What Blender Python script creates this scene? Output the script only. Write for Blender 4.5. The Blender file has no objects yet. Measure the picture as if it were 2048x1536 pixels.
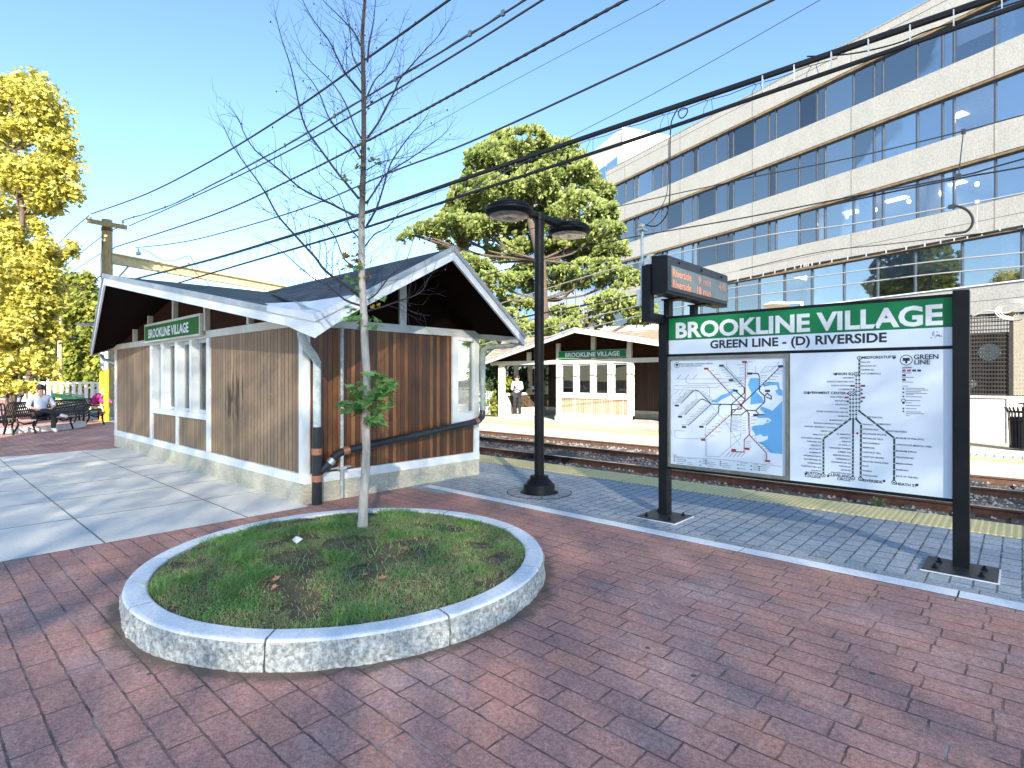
import bpy, bmesh, math, random
from mathutils import Vector, noise
from math import radians as R, sin, cos, pi
random.seed(7)
D=bpy.data; SC=bpy.context.scene; COL=SC.collection

# ---------------- camera, sky, sun, exposure ----------------
EYE=1.6; FOC=1120.0; CX=1024.0; HY=756.0          # eye height, focal length and horizon measured on the 2048x1536 photo
_n=math.hypot(.7391,.6736); CA=.7391/_n; SA=.6736/_n  # X runs along the tracks, Y across them
cam=D.cameras.new('camera'); camo=D.objects.new('camera',cam); COL.objects.link(camo); SC.camera=camo
camo.location=(0,0,EYE); camo.rotation_euler=(R(90),0,math.atan2(SA,CA))
cam.sensor_width=36; cam.lens=36*FOC/2048; cam.shift_y=-12/2048; cam.clip_end=2000; cam.clip_start=.05
SUN_AZ=Vector((.80,-.60)); SUN_EL=R(24)
w=D.worlds.new('World'); SC.world=w; w.use_nodes=True; nt=w.node_tree
sky=nt.nodes.new('ShaderNodeTexSky'); sky.sky_type='NISHITA'; sky.sun_disc=False
sky.sun_elevation=SUN_EL; sky.sun_rotation=math.atan2(SUN_AZ.x,SUN_AZ.y); sky.air_density=1.0; sky.dust_density=0.0; sky.ozone_density=4.0
bg=nt.nodes['Background']; bg.inputs[1].default_value=.11; nt.links.new(sky.outputs[0],bg.inputs[0])
sl=D.lights.new('sun','SUN'); sl.energy=5.0; sl.angle=R(.55); sl.color=(1,.91,.77)
so=D.objects.new('sun',sl); COL.objects.link(so)
sd=Vector((SUN_AZ.x*cos(SUN_EL),SUN_AZ.y*cos(SUN_EL),sin(SUN_EL))); so.rotation_euler=sd.to_track_quat('Z','Y').to_euler(); so.location=(5,-5,30)
SC.view_settings.view_transform='Standard'; SC.view_settings.look='None'; SC.view_settings.exposure=1.75; SC.view_settings.gamma=1
SC.render.resolution_x=1024; SC.render.resolution_y=768
try: SC.cycles.max_bounces=6; SC.cycles.transparent_max_bounces=12
except Exception: pass

# ---------------- measuring helpers (photo pixel -> point on a real plane) ----------------
def ray(x,y):
    k=(x-CX)/FOC; return (CA*k-SA, SA*k+CA, (HY-y)/FOC)
def gp(x,y,z=0):
    r=ray(x,y); t=(z-EYE)/r[2]; return Vector((r[0]*t,r[1]*t,z))
def oY(x,y,Y):
    r=ray(x,y); t=Y/r[1]; return Vector((r[0]*t,Y,EYE+r[2]*t))
def oX(x,y,X):
    r=ray(x,y); t=X/r[0]; return Vector((X,r[1]*t,EYE+r[2]*t))
def oD(x,y,d):
    r=ray(x,y); return Vector((r[0]*d,r[1]*d,EYE+r[2]*d))

# ---------------- materials ----------------
def newmat(name):
    m=D.materials.new(name); m.use_nodes=True; t=m.node_tree; return m,t,t.nodes['Principled BSDF']
def N(t,typ,**kw):
    n=t.nodes.new(typ)
    for k,v in kw.items():
        if k.startswith('i'): n.inputs[int(k[1:])].default_value=v
        else: setattr(n,k,v)
    return n
def L(t,a,b): t.links.new(a,b)
def c4(c): return (c[0],c[1],c[2],1)
def ramp(t,fac,stops):
    r=t.nodes.new('ShaderNodeValToRGB'); e=r.color_ramp.elements
    e[0].position=stops[0][0]; e[0].color=c4(stops[0][1]); e[1].position=stops[-1][0]; e[1].color=c4(stops[-1][1])
    for p,c in stops[1:-1]:
        q=e.new(p); q.color=c4(c)
    L(t,fac,r.inputs[0]); return r.outputs[0]
def mixc(t,fac,a,b,mode='MIX'):
    m=t.nodes.new('ShaderNodeMix'); m.data_type='RGBA'; m.blend_type=mode
    for s,v in ((0,fac),(6,a),(7,b)):
        if hasattr(v,'is_linked') or hasattr(v,'links'): L(t,v,m.inputs[s])
        else: m.inputs[s].default_value=v if s==0 else c4(v)
    return m.outputs[2]
def math_(t,op,a,b=None,c=None):
    m=t.nodes.new('ShaderNodeMath'); m.operation=op
    for i,v in enumerate((a,b,c)):
        if v is None: continue
        if hasattr(v,'links'): L(t,v,m.inputs[i])
        else: m.inputs[i].default_value=v
    return m.outputs[0]
def posn(t,scale=(1,1,1),obj=False):
    g=t.nodes.new('ShaderNodeTexCoord' if obj else 'ShaderNodeNewGeometry')
    mp=t.nodes.new('ShaderNodeMapping'); mp.inputs[3].default_value=scale
    L(t,g.outputs['Object' if obj else 'Position'],mp.inputs[0]); return mp.outputs[0]
def noi(t,vec,s,d=4,rough=.6):
    n=t.nodes.new('ShaderNodeTexNoise'); n.inputs['Scale'].default_value=s; n.inputs['Detail'].default_value=d; n.inputs['Roughness'].default_value=rough
    L(t,vec,n.inputs['Vector']); return n.outputs[0]
def bump(t,b,h,dist=.01,st=.6):
    n=t.nodes.new('ShaderNodeBump'); n.inputs['Distance'].default_value=dist; n.inputs['Strength'].default_value=st
    L(t,h,n.inputs['Height']); L(t,n.outputs[0],b.inputs['Normal'])
def mk(name,c1,c2=None,s=6,rough=.6,metal=0,bs=None,bd=.004,spec=.5,stretch=(1,1,1),lo=.35,hi=.65,fine=None,obj=False,emit=None,transm=0):
    m,t,b=newmat(name); c2=c2 or tuple(v*.8 for v in c1)
    v=posn(t,stretch,obj); f=noi(t,v,s,5)
    col=ramp(t,f,[(lo,c2),(hi,c1)])
    if fine:
        f2=noi(t,v,fine,3); col=mixc(t,.35,col,ramp(t,f2,[(.35,(.25,.25,.25)),(.65,(.75,.75,.75))]),'OVERLAY')
    L(t,col,b.inputs['Base Color']); b.inputs['Roughness'].default_value=rough; b.inputs['Metallic'].default_value=metal
    b.inputs['Specular IOR Level'].default_value=spec
    if bs: bump(t,b,noi(t,v,bs,4),bd)
    if emit: b.inputs['Emission Color'].default_value=c4(emit[:3]); b.inputs['Emission Strength'].default_value=emit[3]
    return m

def brickmat(name,cols,joint,jl,bw,bh,swap=False,mort=.006,roughn=.75,patch=None,dist=.004,speck=.4):
    m,t,b=newmat(name); g=N(t,'ShaderNodeNewGeometry'); sx=N(t,'ShaderNodeSeparateXYZ'); 
    # wobbling edges
    nz=N(t,'ShaderNodeTexNoise'); nz.inputs['Scale'].default_value=14.0; nz.inputs['Detail'].default_value=6; nz.inputs['Roughness'].default_value=.75; L(t,g.outputs['Position'],nz.inputs['Vector'])
    sub=N(t,'ShaderNodeVectorMath',operation='SUBTRACT'); L(t,nz.outputs['Color'],sub.inputs[0]); sub.inputs[1].default_value=(.5,.5,.5)
    sc=N(t,'ShaderNodeVectorMath',operation='SCALE'); L(t,sub.outputs[0],sc.inputs[0]); sc.inputs['Scale'].default_value=.024
    ad=N(t,'ShaderNodeVectorMath',operation='ADD'); L(t,g.outputs['Position'],ad.inputs[0]); L(t,sc.outputs[0],ad.inputs[1])
    L(t,ad.outputs[0],sx.inputs[0])
    u,v=(sx.outputs[1],sx.outputs[0]) if swap else (sx.outputs[0],sx.outputs[1])
    row=math_(t,'FLOOR',math_(t,'DIVIDE',v,bh)); wn=N(t,'ShaderNodeTexWhiteNoise'); wn.noise_dimensions='1D'; L(t,row,wn.inputs['W'])
    uu=math_(t,'ADD',u,math_(t,'MULTIPLY',wn.outputs[0],bw*.9))
    cb=N(t,'ShaderNodeCombineXYZ'); L(t,uu,cb.inputs[0]); L(t,v,cb.inputs[1])
    bt=N(t,'ShaderNodeTexBrick'); bt.offset=0; bt.inputs['Scale'].default_value=1; bt.inputs['Mortar Size'].default_value=mort; bt.inputs['Mortar Smooth'].default_value=.45
    bt.inputs['Brick Width'].default_value=bw; bt.inputs['Row Height'].default_value=bh; bt.inputs['Color1'].default_value=(0,0,0,1); bt.inputs['Color2'].default_value=(1,1,1,1)
    L(t,cb.outputs[0],bt.inputs['Vector'])
    # per brick random
    bc=N(t,'ShaderNodeCombineXYZ'); L(t,math_(t,'FLOOR',math_(t,'DIVIDE',uu,bw)),bc.inputs[0]); L(t,row,bc.inputs[1])
    w2=N(t,'ShaderNodeTexWhiteNoise'); w2.noise_dimensions='2D'; L(t,bc.outputs[0],w2.inputs['Vector'])
    col=ramp(t,w2.outputs[0],[(i/(len(cols)-1),c) for i,c in enumerate(cols)])
    big=noi(t,g.outputs['Position'],.9,5); 
    if patch: col=mixc(t,ramp(t,big,[(.50,(0,0,0)),(.75,(.55,.55,.55))]),col,patch)
    fine=noi(t,g.outputs['Position'],150,3,.8); col=mixc(t,speck,col,ramp(t,fine,[(.3,(.15,.15,.15)),(.7,(.85,.85,.85))]),'OVERLAY')
    if patch and not swap:   # dirt gathered at the foot of the round kerb
        cx=math_(t,'SUBTRACT',sx.outputs[0],-4.08); cy=math_(t,'SUBTRACT',sx.outputs[1],2.53); dd_=math_(t,'SQRT',math_(t,'ADD',math_(t,'MULTIPLY',cx,cx),math_(t,'MULTIPLY',cy,cy)))
        dm=math_(t,'ADD',math_(t,'MULTIPLY',math_(t,'SUBTRACT',1.66,dd_),5.0),math_(t,'MULTIPLY',noi(t,g.outputs['Position'],5,5,.7),1.6)); dirt=ramp(t,dm,[(.62,(0,0,0)),(1.0,(.75,.75,.75))])
    mid=noi(t,g.outputs['Position'],14,5,.7); col=mixc(t,.35,col,ramp(t,mid,[(.3,(.25,.25,.25)),(.7,(.75,.75,.75))]),'OVERLAY')
    grit=noi(t,g.outputs['Position'],42,5,.85); col=mixc(t,.55,col,ramp(t,grit,[(.36,(.12,.12,.12)),(.5,(.5,.5,.5)),(.64,(.88,.88,.88))]),'OVERLAY')
    chip=ramp(t,noi(t,g.outputs['Position'],26,4,.8),[(.60,(0,0,0)),(.70,(1,1,1))])
    jn=noi(t,g.outputs['Position'],2.2,4); jc=ramp(t,jn,[(.54,joint),(.70,jl)])
    mw=noi(t,g.outputs['Position'],7,3); jf=math_(t,'MULTIPLY',bt.outputs['Fac'],ramp(t,mw,[(.35,(.35,.35,.35)),(.6,(1,1,1))])); col=mixc(t,jf,col,jc)
    col=mixc(t,math_(t,'MULTIPLY',chip,.22),col,tuple(v*.35 for v in cols[0]))
    if patch and not swap: col=mixc(t,dirt,col,(.075,.07,.05))
    gum=N(t,'ShaderNodeTexVoronoi'); gum.inputs['Scale'].default_value=2.6; L(t,g.outputs['Position'],gum.inputs['Vector']); col=mixc(t,math_(t,'LESS_THAN',gum.outputs['Distance'],.045),col,(.10,.09,.10))
    # white specks
    sp=noi(t,g.outputs['Position'],60,1); col=mixc(t,ramp(t,sp,[(.80,(0,0,0)),(.83,(.6,.6,.6))]),col,(.5,.48,.45))
    L(t,col,b.inputs['Base Color']); b.inputs['Roughness'].default_value=roughn
    h=math_(t,'ADD',math_(t,'MULTIPLY',bt.outputs['Fac'],-1.0),math_(t,'MULTIPLY',mid,.35)); h=math_(t,'ADD',h,math_(t,'MULTIPLY',fine,.22))
    bump(t,b,h,dist,.9); return m

def boardmat(name,c1,c2,c3,w,rough=.6,groove=.12,stain=None):
    m,t,b=newmat(name); g=N(t,'ShaderNodeNewGeometry'); sx=N(t,'ShaderNodeSeparateXYZ'); L(t,g.outputs['Position'],sx.inputs[0])
    u=math_(t,'DIVIDE',math_(t,'ADD',sx.outputs[0],sx.outputs[1]),w); fl=math_(t,'FLOOR',u)
    wn=N(t,'ShaderNodeTexWhiteNoise'); wn.noise_dimensions='1D'; L(t,fl,wn.inputs['W'])
    mp=N(t,'ShaderNodeMapping'); mp.inputs[3].default_value=(22,22,1.3); L(t,g.outputs['Position'],mp.inputs[0]); gr=noi(t,mp.outputs[0],1.6,6,.7)
    f=math_(t,'ADD',math_(t,'MULTIPLY',wn.outputs[0],.55),math_(t,'MULTIPLY',gr,.5))
    col=ramp(t,f,[(.2,c1),(.55,c2),(.85,c3)])
    fine=noi(t,mp.outputs[0],9,3,.8); col=mixc(t,.4,col,ramp(t,fine,[(.3,(.2,.2,.2)),(.7,(.8,.8,.8))]),'OVERLAY')
    lw=noi(t,g.outputs['Position'],.8,3); col=mixc(t,.3,col,ramp(t,lw,[(.35,(.2,.2,.2)),(.65,(.8,.8,.8))]),'OVERLAY')
    if stain:
        s0,s1,z0,z1=stain
        mp2=N(t,'ShaderNodeMapping'); mp2.inputs[3].default_value=(11,11,1.1); L(t,g.outputs['Position'],mp2.inputs[0]); sn=noi(t,mp2.outputs[0],1,5,.7)
        dx=math_(t,'DIVIDE',math_(t,'SUBTRACT',sx.outputs[0],(s0+s1)/2),(s1-s0)/2); dz=math_(t,'DIVIDE',math_(t,'SUBTRACT',sx.outputs[2],(z0+z1)/2),(z1-z0)/2)
        dd=math_(t,'ADD',math_(t,'MULTIPLY',dx,dx),math_(t,'MULTIPLY',dz,dz)); k=math_(t,'ADD',math_(t,'SUBTRACT',1,dd),math_(t,'MULTIPLY',math_(t,'SUBTRACT',sn,.56),6.5))
        col=mixc(t,ramp(t,k,[(.25,(0,0,0)),(.75,(.85,.85,.85))]),col,(.045,.025,.016))
    fr=math_(t,'FRACT',u); ed=math_(t,'LESS_THAN',fr,groove); col=mixc(t,ed,col,tuple(v*.25 for v in c1))
    L(t,col,b.inputs['Base Color']); b.inputs['Roughness'].default_value=rough
    bump(t,b,math_(t,'ADD',math_(t,'MULTIPLY',ed,-1.0),math_(t,'MULTIPLY',gr,.3)),.008,.9); return m

def shinglemat(name,step,c1,c2):
    m,t,b=newmat(name); g=N(t,'ShaderNodeNewGeometry'); sx=N(t,'ShaderNodeSeparateXYZ'); L(t,g.outputs['Position'],sx.inputs[0])
    nz=noi(t,g.outputs['Position'],3,3); z=math_(t,'ADD',sx.outputs[2],math_(t,'MULTIPLY',nz,step*.15)); u=math_(t,'DIVIDE',z,step); fl=math_(t,'FLOOR',u); fr=math_(t,'FRACT',u)
    cb=N(t,'ShaderNodeCombineXYZ'); L(t,math_(t,'FLOOR',math_(t,'DIVIDE',math_(t,'ADD',sx.outputs[0],math_(t,'MULTIPLY',sx.outputs[1],1.0)),.3)),cb.inputs[0]); L(t,fl,cb.inputs[1])
    wn=N(t,'ShaderNodeTexWhiteNoise'); wn.noise_dimensions='2D'; L(t,cb.outputs[0],wn.inputs['Vector'])
    col=ramp(t,wn.outputs[0],[(0,c2),(1,c1)]); fine=noi(t,g.outputs['Position'],70,3,.8); col=mixc(t,.5,col,ramp(t,fine,[(.3,(.2,.2,.2)),(.7,(.8,.8,.8))]),'OVERLAY')
    ed=math_(t,'LESS_THAN',fr,.16); col=mixc(t,ed,col,tuple(v*.3 for v in c2)); L(t,col,b.inputs['Base Color']); b.inputs['Roughness'].default_value=.85
    bump(t,b,math_(t,'ADD',math_(t,'MULTIPLY',fr,-.5),math_(t,'MULTIPLY',fine,.3)),.012,.8); return m

def leafmat(name,cols,s=2.0,transl=.35,rough=.55):
    m,t,b=newmat(name); g=N(t,'ShaderNodeNewGeometry'); f=noi(t,g.outputs['Position'],s,3)
    ri=g.outputs['Random Per Island']; f=math_(t,'ADD',math_(t,'MULTIPLY',f,.55),math_(t,'MULTIPLY',ri,.45))
    col=ramp(t,f,[(.2+.6*i/(len(cols)-1),c) for i,c in enumerate(cols)]); L(t,col,b.inputs['Base Color']); b.inputs['Roughness'].default_value=rough; b.inputs['Specular IOR Level'].default_value=.3
    tr=N(t,'ShaderNodeBsdfTranslucent'); L(t,col,tr.inputs[0]); ms=N(t,'ShaderNodeMixShader'); ms.inputs[0].default_value=transl
    L(t,b.outputs[0],ms.inputs[1]); L(t,tr.outputs[0],ms.inputs[2]); L(t,ms.outputs[0],t.nodes['Material Output'].inputs[0]); return m

def glassmat(name,tint=(.75,.85,.95),ior=1.5,boost=.0,dark=None):
    # real pane: see-through with fresnel reflection of the sky and trees
    m,t,b=newmat(name); tr=N(t,'ShaderNodeBsdfTransparent'); tr.inputs[0].default_value=c4(tint)
    gl=N(t,'ShaderNodeBsdfGlossy'); gl.inputs['Roughness'].default_value=.01; gl.inputs[0].default_value=(1,.96,.90,1)
    fr=N(t,'ShaderNodeFresnel'); fr.inputs[0].default_value=ior; f=math_(t,'ADD',fr.outputs[0],boost); 
    nb=noi(t,posn(t),.35,2); bp=N(t,'ShaderNodeBump'); bp.inputs['Distance'].default_value=.03; bp.inputs['Strength'].default_value=.25; L(t,nb,bp.inputs['Height']); L(t,bp.outputs[0],gl.inputs['Normal'])
    ms=N(t,'ShaderNodeMixShader'); L(t,f,ms.inputs[0]); L(t,tr.outputs[0],ms.inputs[1]); L(t,gl.outputs[0],ms.inputs[2]); L(t,ms.outputs[0],t.nodes['Material Output'].inputs[0]); return m

M={}
M['brick']=brickmat('red_brick_paving',[(.40,.21,.165),(.42,.215,.17),(.435,.225,.18),(.41,.22,.18),(.455,.225,.165)],(.11,.065,.055),(.42,.35,.31),.32,.155,mort=.007,patch=(.50,.40,.37),speck=.6)
M['paver']=brickmat('grey_block_paving',[(.31,.345,.36),(.35,.385,.40),(.39,.42,.435),(.33,.36,.38)],(.03,.045,.05),(.06,.07,.08),.215,.142,swap=True,mort=.009,patch=(.46,.50,.51),speck=.35)
M['paver_edge']=brickmat('grey_edge_blocks',[(.29,.31,.32),(.34,.355,.36)],(.03,.04,.045),(.05,.06,.065),.33,.4,mort=.006)
M['granite']=mk('granite',(.80,.83,.83),(.60,.63,.64),s=90,rough=.7,bs=120,bd=.002,lo=.3,hi=.6,fine=14)
M['granite_rough']=mk('split_granite',(.62,.64,.62),(.20,.215,.215),s=38,rough=.85,bs=34,bd=.035,lo=.34,hi=.66,fine=110)
M['joint']=mk('joint',(.05,.05,.045),rough=.9)
M['concrete_pave']=mk('pavement_concrete',(.80,.75,.65),(.70,.67,.59),s=1.3,rough=.85,bs=90,bd=.002,fine=70)
M['base']=mk('base_concrete',(.60,.56,.44),(.44,.41,.32),s=3,rough=.9,bs=30,bd=.008,fine=30,stretch=(1,1,1.6))
M['conc']=mk('board_concrete',(.43,.42,.378),(.385,.375,.34),s=1.1,rough=.9,bs=9,bd=.003,fine=22,stretch=(1,1,.5),lo=.3,hi=.7)
M['conc_wall']=mk('wall_concrete',(.60,.59,.56),(.47,.46,.44),s=2,rough=.9,bs=12,bd=.008,fine=15)
M['white']=mk('white_paint',(.80,.82,.81),(.74,.765,.76),s=2,rough=.5,lo=.3,hi=.55,stretch=(1,1,.4))
M['white_warm']=mk('aged_white_paint',(.70,.68,.60),(.60,.58,.50),s=3,rough=.6,stretch=(1,1,.5))
M['post_grey']=mk('grey_trim_paint',(.60,.63,.62),(.50,.53,.52),s=3,rough=.6)
M['flash']=mk('white_flashing_metal',(.68,.73,.77),(.58,.63,.67),s=3,rough=.45,bs=3,bd=.006)
M['drip']=mk('grey_metal_edge',(.42,.45,.47),(.32,.35,.37),s=6,rough=.5,metal=.2)
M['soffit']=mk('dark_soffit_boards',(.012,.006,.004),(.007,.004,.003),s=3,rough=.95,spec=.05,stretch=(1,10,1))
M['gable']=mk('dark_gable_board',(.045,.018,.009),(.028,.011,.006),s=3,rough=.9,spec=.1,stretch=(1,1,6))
M['siding']=boardmat('weathered_brown_siding',(.22,.145,.085),(.28,.185,.108),(.33,.222,.135),.105,.75,.13,stain=(-9.35,-8.3,.7,1.75))
M['siding2']=boardmat('tan_siding',(.30,.22,.15),(.40,.31,.22),(.48,.39,.29),.105,.75,.13)
M['redwood']=boardmat('varnished_redwood_boards',(.05,.018,.007),(.115,.040,.014),(.31,.135,.05),.068,.4,.10)
M['inner']=boardmat('dark_inner_boards',(.05,.03,.02),(.08,.045,.03),(.11,.065,.04),.105,.7,.13)
M['sh1']=shinglemat('steep_shingles',.075,(.055,.07,.085),(.035,.042,.052))
M['sh2']=shinglemat('shallow_shingles',.026,(.06,.085,.085),(.035,.05,.05))
M['sh3']=shinglemat('tan_shingles_steep',.075,(.42,.31,.22),(.27,.19,.13))
M['sh4']=shinglemat('tan_shingles_low',.026,(.42,.31,.22),(.27,.19,.13))
M['pvc']=mk('black_plastic_pipe',(.022,.028,.035),(.015,.018,.022),s=5,rough=.35)
M['copper']=mk('copper_clamp',(.62,.30,.18),(.42,.18,.10),s=40,rough=.4,metal=.7)
M['steel']=mk('clean_steel_band',(.75,.76,.74),rough=.3,metal=.8)
M['galv']=mk('galvanised_pipe',(.50,.55,.55),(.33,.38,.38),s=7,rough=.5,metal=.35,fine=20)
M['galv_pale']=mk('painted_downpipe',(.60,.68,.68),(.45,.53,.53),s=7,rough=.5,fine=20)
M['black']=mk('black_metal_paint',(.009,.010,.013),(.006,.007,.008),s=5,rough=.5,bs=40,bd=.001,spec=.22)
M['blacksat']=mk('satin_black_plate',(.028,.030,.035),(.018,.02,.022),s=9,rough=.45,fine=30)
M['lens']=mk('lamp_glass',(.30,.30,.29),(.14,.14,.14),s=7,rough=.25)
M['lens_lit']=mk('lamp_glass_lit',(.80,.72,.60),(.5,.42,.33),s=9,rough=.15)  # right lens: same glass coloured pale as if catching light
M['rail']=mk('rail_web_rust',(.12,.055,.036),(.065,.033,.024),s=12,rough=.8,fine=60)
M['railtop']=mk('polished_rail_head',(.55,.57,.60),(.42,.44,.47),s=5,rough=.28,metal=.85)
M['tie']=mk('timber_tie',(.10,.08,.065),(.05,.04,.033),s=9,rough=.9,stretch=(6,1,1))
M['wood_pole']=mk('weathered_pole_wood',(.50,.40,.22),(.34,.26,.13),s=4,rough=.9,stretch=(8,8,.7),fine=8)
M['beam']=mk('cream_steel_beam',(.62,.56,.33),(.50,.43,.23),s=3,rough=.6,fine=20)
M['cable']=mk('black_cable',(.012,.013,.016),rough=.6)
M['wire']=mk('thin_wire',(.05,.07,.10),rough=.5)
M['bright_wire']=mk('bright_contact_wire',(.62,.60,.55),rough=.35,metal=.6)
M['green']=mk('green_sign_face',(.004,.20,.065),(.003,.175,.055),s=3,rough=.5,spec=.3)
M['green2']=mk('aged_green_sign_face',(.025,.17,.03),(.02,.14,.025),s=2,rough=.7,spec=.2)
M['letter']=mk('white_letter_film',(.80,.84,.86),rough=.4)
M['signwhite']=mk('white_sign_face',(.68,.77,.87),(.65,.74,.84),s=2,rough=.3)
M['ink']=mk('black_ink',(.010,.014,.022),rough=.4)
M['inkgreen']=mk('dark_green_ink',(.008,.06,.045),rough=.4)
M['inkred']=mk('red_ink',(.32,.03,.05),rough=.4)
M['inkblue']=mk('blue_ink',(.012,.018,.11),rough=.4)
M['inkgrey']=mk('grey_ink',(.22,.25,.30),rough=.4)
M['water']=mk('light_blue_ink',(.13,.40,.74),(.12,.38,.70),s=3,rough=.35)
M['alframe']=mk('bronze_case_frame',(.26,.26,.22),(.17,.17,.15),s=10,rough=.4,metal=.5)
M['shuttle']=mk('display_face',(.20,.22,.20),(.17,.19,.17),s=5,rough=.25)
M['amber']=mk('amber_diodes',(.75,.30,.16),rough=.5,emit=(1,.24,.08,.18))
M['amber_dim']=mk('amber_diodes_dim',(.6,.30,.2),rough=.5,emit=(1,.3,.15,.06))
M['bark']=mk('pale_young_bark',(.56,.51,.46),(.33,.29,.25),s=6,rough=.9,stretch=(3,3,.7),bs=25,bd=.006,fine=30)
m,t,b=newmat('young_bark_shaded_top'); g=N(t,'ShaderNodeNewGeometry'); sx=N(t,'ShaderNodeSeparateXYZ'); L(t,g.outputs['Position'],sx.inputs[0])
v=posn(t,(3,3,.8)); f=noi(t,v,6,6,.7); col=ramp(t,f,[(.32,(.30,.26,.22)),(.6,(.56,.52,.47))]); fz=math_(t,'ADD',math_(t,'MULTIPLY',math_(t,'SUBTRACT',sx.outputs[2],2.75),1.2),math_(t,'MULTIPLY',f,.4)); col=mixc(t,ramp(t,fz,[(.1,(0,0,0)),(.9,(.94,.94,.94))]),col,(.06,.055,.055))  # upper stem darkened by height to read as a silhouette against the sky
sp=noi(t,posn(t,(1,1,.5)),11,3); col=mixc(t,ramp(t,sp,[(.66,(0,0,0)),(.72,(.8,.8,.8))]),col,(.10,.07,.05)); L(t,col,b.inputs['Base Color']); b.inputs['Roughness'].default_value=.9; bump(t,b,noi(t,v,25,4),.006); M['young_bark_shaded_top']=m
M['twig']=mk('twig_bark',(.045,.042,.05),(.028,.026,.032),s=8,rough=.8)
M['bark_dark']=mk('tree_bark',(.12,.09,.07),(.06,.045,.035),s=5,rough=.95,stretch=(4,4,.8))
M['leaf_g']=leafmat('plane_leaf',[(.09,.20,.06),(.17,.34,.09),(.30,.48,.16)],s=9)
M['leaf_y']=leafmat('plane_leaf_turning',[(.20,.20,.03),(.34,.24,.03),(.30,.16,.04)],s=9)
M['maple']=leafmat('yellow_maple_leaf',[(.20,.22,.05),(.42,.40,.07),(.60,.52,.10),(.56,.58,.18),(.70,.60,.16)],s=.9,transl=.45)
M['maple2']=leafmat('green_yellow_leaf',[(.10,.14,.03),(.22,.26,.04),(.40,.38,.07)],s=.9,transl=.4)
M['pine']=leafmat('pine_needles',[(.09,.15,.045),(.22,.28,.08),(.42,.45,.15)],s=.7,transl=.25)
M['dkleaf']=leafmat('dark_leaf',[(.02,.045,.015),(.05,.09,.025),(.11,.15,.035)],s=.8,transl=.25)
M['yellowp']=mk('yellow_post_paint',(.78,.52,.01),(.65,.42,.01),s=3,rough=.5)
M['skin']=mk('skin',(.52,.30,.22),(.46,.26,.19),s=20,rough=.55)
M['hair']=mk('dark_hair',(.025,.017,.013),(.015,.01,.008),s=40,rough=.6)
M['hair_gr']=mk('light_hair',(.35,.27,.18),(.25,.18,.12),s=40,rough=.6)
M['shirt']=mk('pale_blue_cloth',(.55,.60,.72),(.46,.51,.63),s=15,rough=.8)
M['trous']=mk('black_cloth',(.018,.02,.028),(.012,.013,.018),s=15,rough=.85)
M['magenta']=mk('magenta_cloth',(.50,.03,.30),(.36,.02,.22),s=12,rough=.8)
M['cream']=mk('cream_cloth',(.62,.52,.36),(.5,.42,.3),s=12,rough=.8)
M['shoe']=mk('white_shoe',(.7,.7,.68),rough=.6)
M['soil']=mk('planter_soil',(.13,.11,.055),(.055,.047,.03),s=5,rough=1,bs=30,bd=.02,fine=50)
M['glass']=glassmat('window_glass',(.82,.88,.94),1.45,.0)
M['office_glass']=glassmat('office_glass',(.84,.90,.98),1.75,.26)
M['office_glass2']=glassmat('office_glass_clear',(.92,.95,1,1)[:3],1.6,.14)
M['office_glass3']=glassmat('office_glass_mirror',(.75,.83,.95),1.8,.40)
M['mull']=mk('dark_mullion',(.07,.09,.12),rough=.45,metal=.4)
M['head_shadow']=mk('window_head_shadow_brown',(.30,.21,.10),(.16,.10,.05),s=3,rough=.6)
M['ceil']=mk('office_ceiling',(.62,.66,.74),rough=.9)
M['inwall']=mk('office_inner_wall',(.46,.52,.62),(.34,.40,.50),s=.5,rough=.9)
M['blind']=mk('window_blind',(.66,.72,.78),(.58,.64,.70),s=1,rough=.8)
M['tube']=mk('lit_ceiling_lamp',(1,.9,.75),rough=.5,emit=(1,.86,.66,3.2))
M['stonew']=mk('sunlit_white_stone',(.80,.74,.64),(.72,.66,.56),s=.3,rough=.9)
M['blueglass']=mk('blue_curtain_wall',(.20,.36,.56),(.12,.25,.44),s=.15,rough=.12,spec=1.0)
M['asph']=mk('asphalt',(.06,.06,.06),(.045,.045,.045),s=3,rough=.9,fine=60)
M['gravel']=mk('ballast_bed',(.20,.165,.13),(.085,.07,.055),s=22,rough=1,bs=40,bd=.04,fine=60)
M['dust']=mk('pale_gravel',(.50,.44,.33),(.34,.29,.21),s=12,rough=1,bs=40,bd=.02,fine=50)
M['stone']=mk('ballast_stone',(.27,.265,.26),(.13,.125,.12),s=9,rough=.9)
M['redbrickb']=mk('red_brick_block',(.30,.13,.08),(.24,.10,.06),s=2,rough=.9)
M['mesh_dark']=mk('dark_screen_metal',(.035,.03,.028),rough=.6,metal=.3)
M['mesh_sunlit']=mk('sunlit_screen_metal',(.34,.28,.18),rough=.6,metal=.2)
M['paper']=mk('white_litter',(.8,.8,.78),rough=.8)
M['deadleaf']=mk('dry_leaf',(.42,.22,.12),(.32,.16,.09),s=30,rough=.8)
M['greenp']=mk('green_barrier_plastic',(.02,.32,.10),(.02,.25,.08),s=4,rough=.5)
M['grass']=leafmat('grass_blades',[(.08,.20,.045),(.16,.36,.08),(.27,.49,.15),(.44,.52,.25)],s=1.4,transl=.4)
M['straw']=leafmat('dry_grass',[(.32,.26,.14),(.50,.41,.25)],s=3,transl=.2)
M['shade_leaf']=leafmat('shade_leaf',[(.10,.16,.03),(.18,.24,.05)],s=1,transl=.45)
m,t,b=newmat('tactile_yellow'); g=N(t,'ShaderNodeNewGeometry'); sx=N(t,'ShaderNodeSeparateXYZ'); L(t,g.outputs['Position'],sx.inputs[0])
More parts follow.
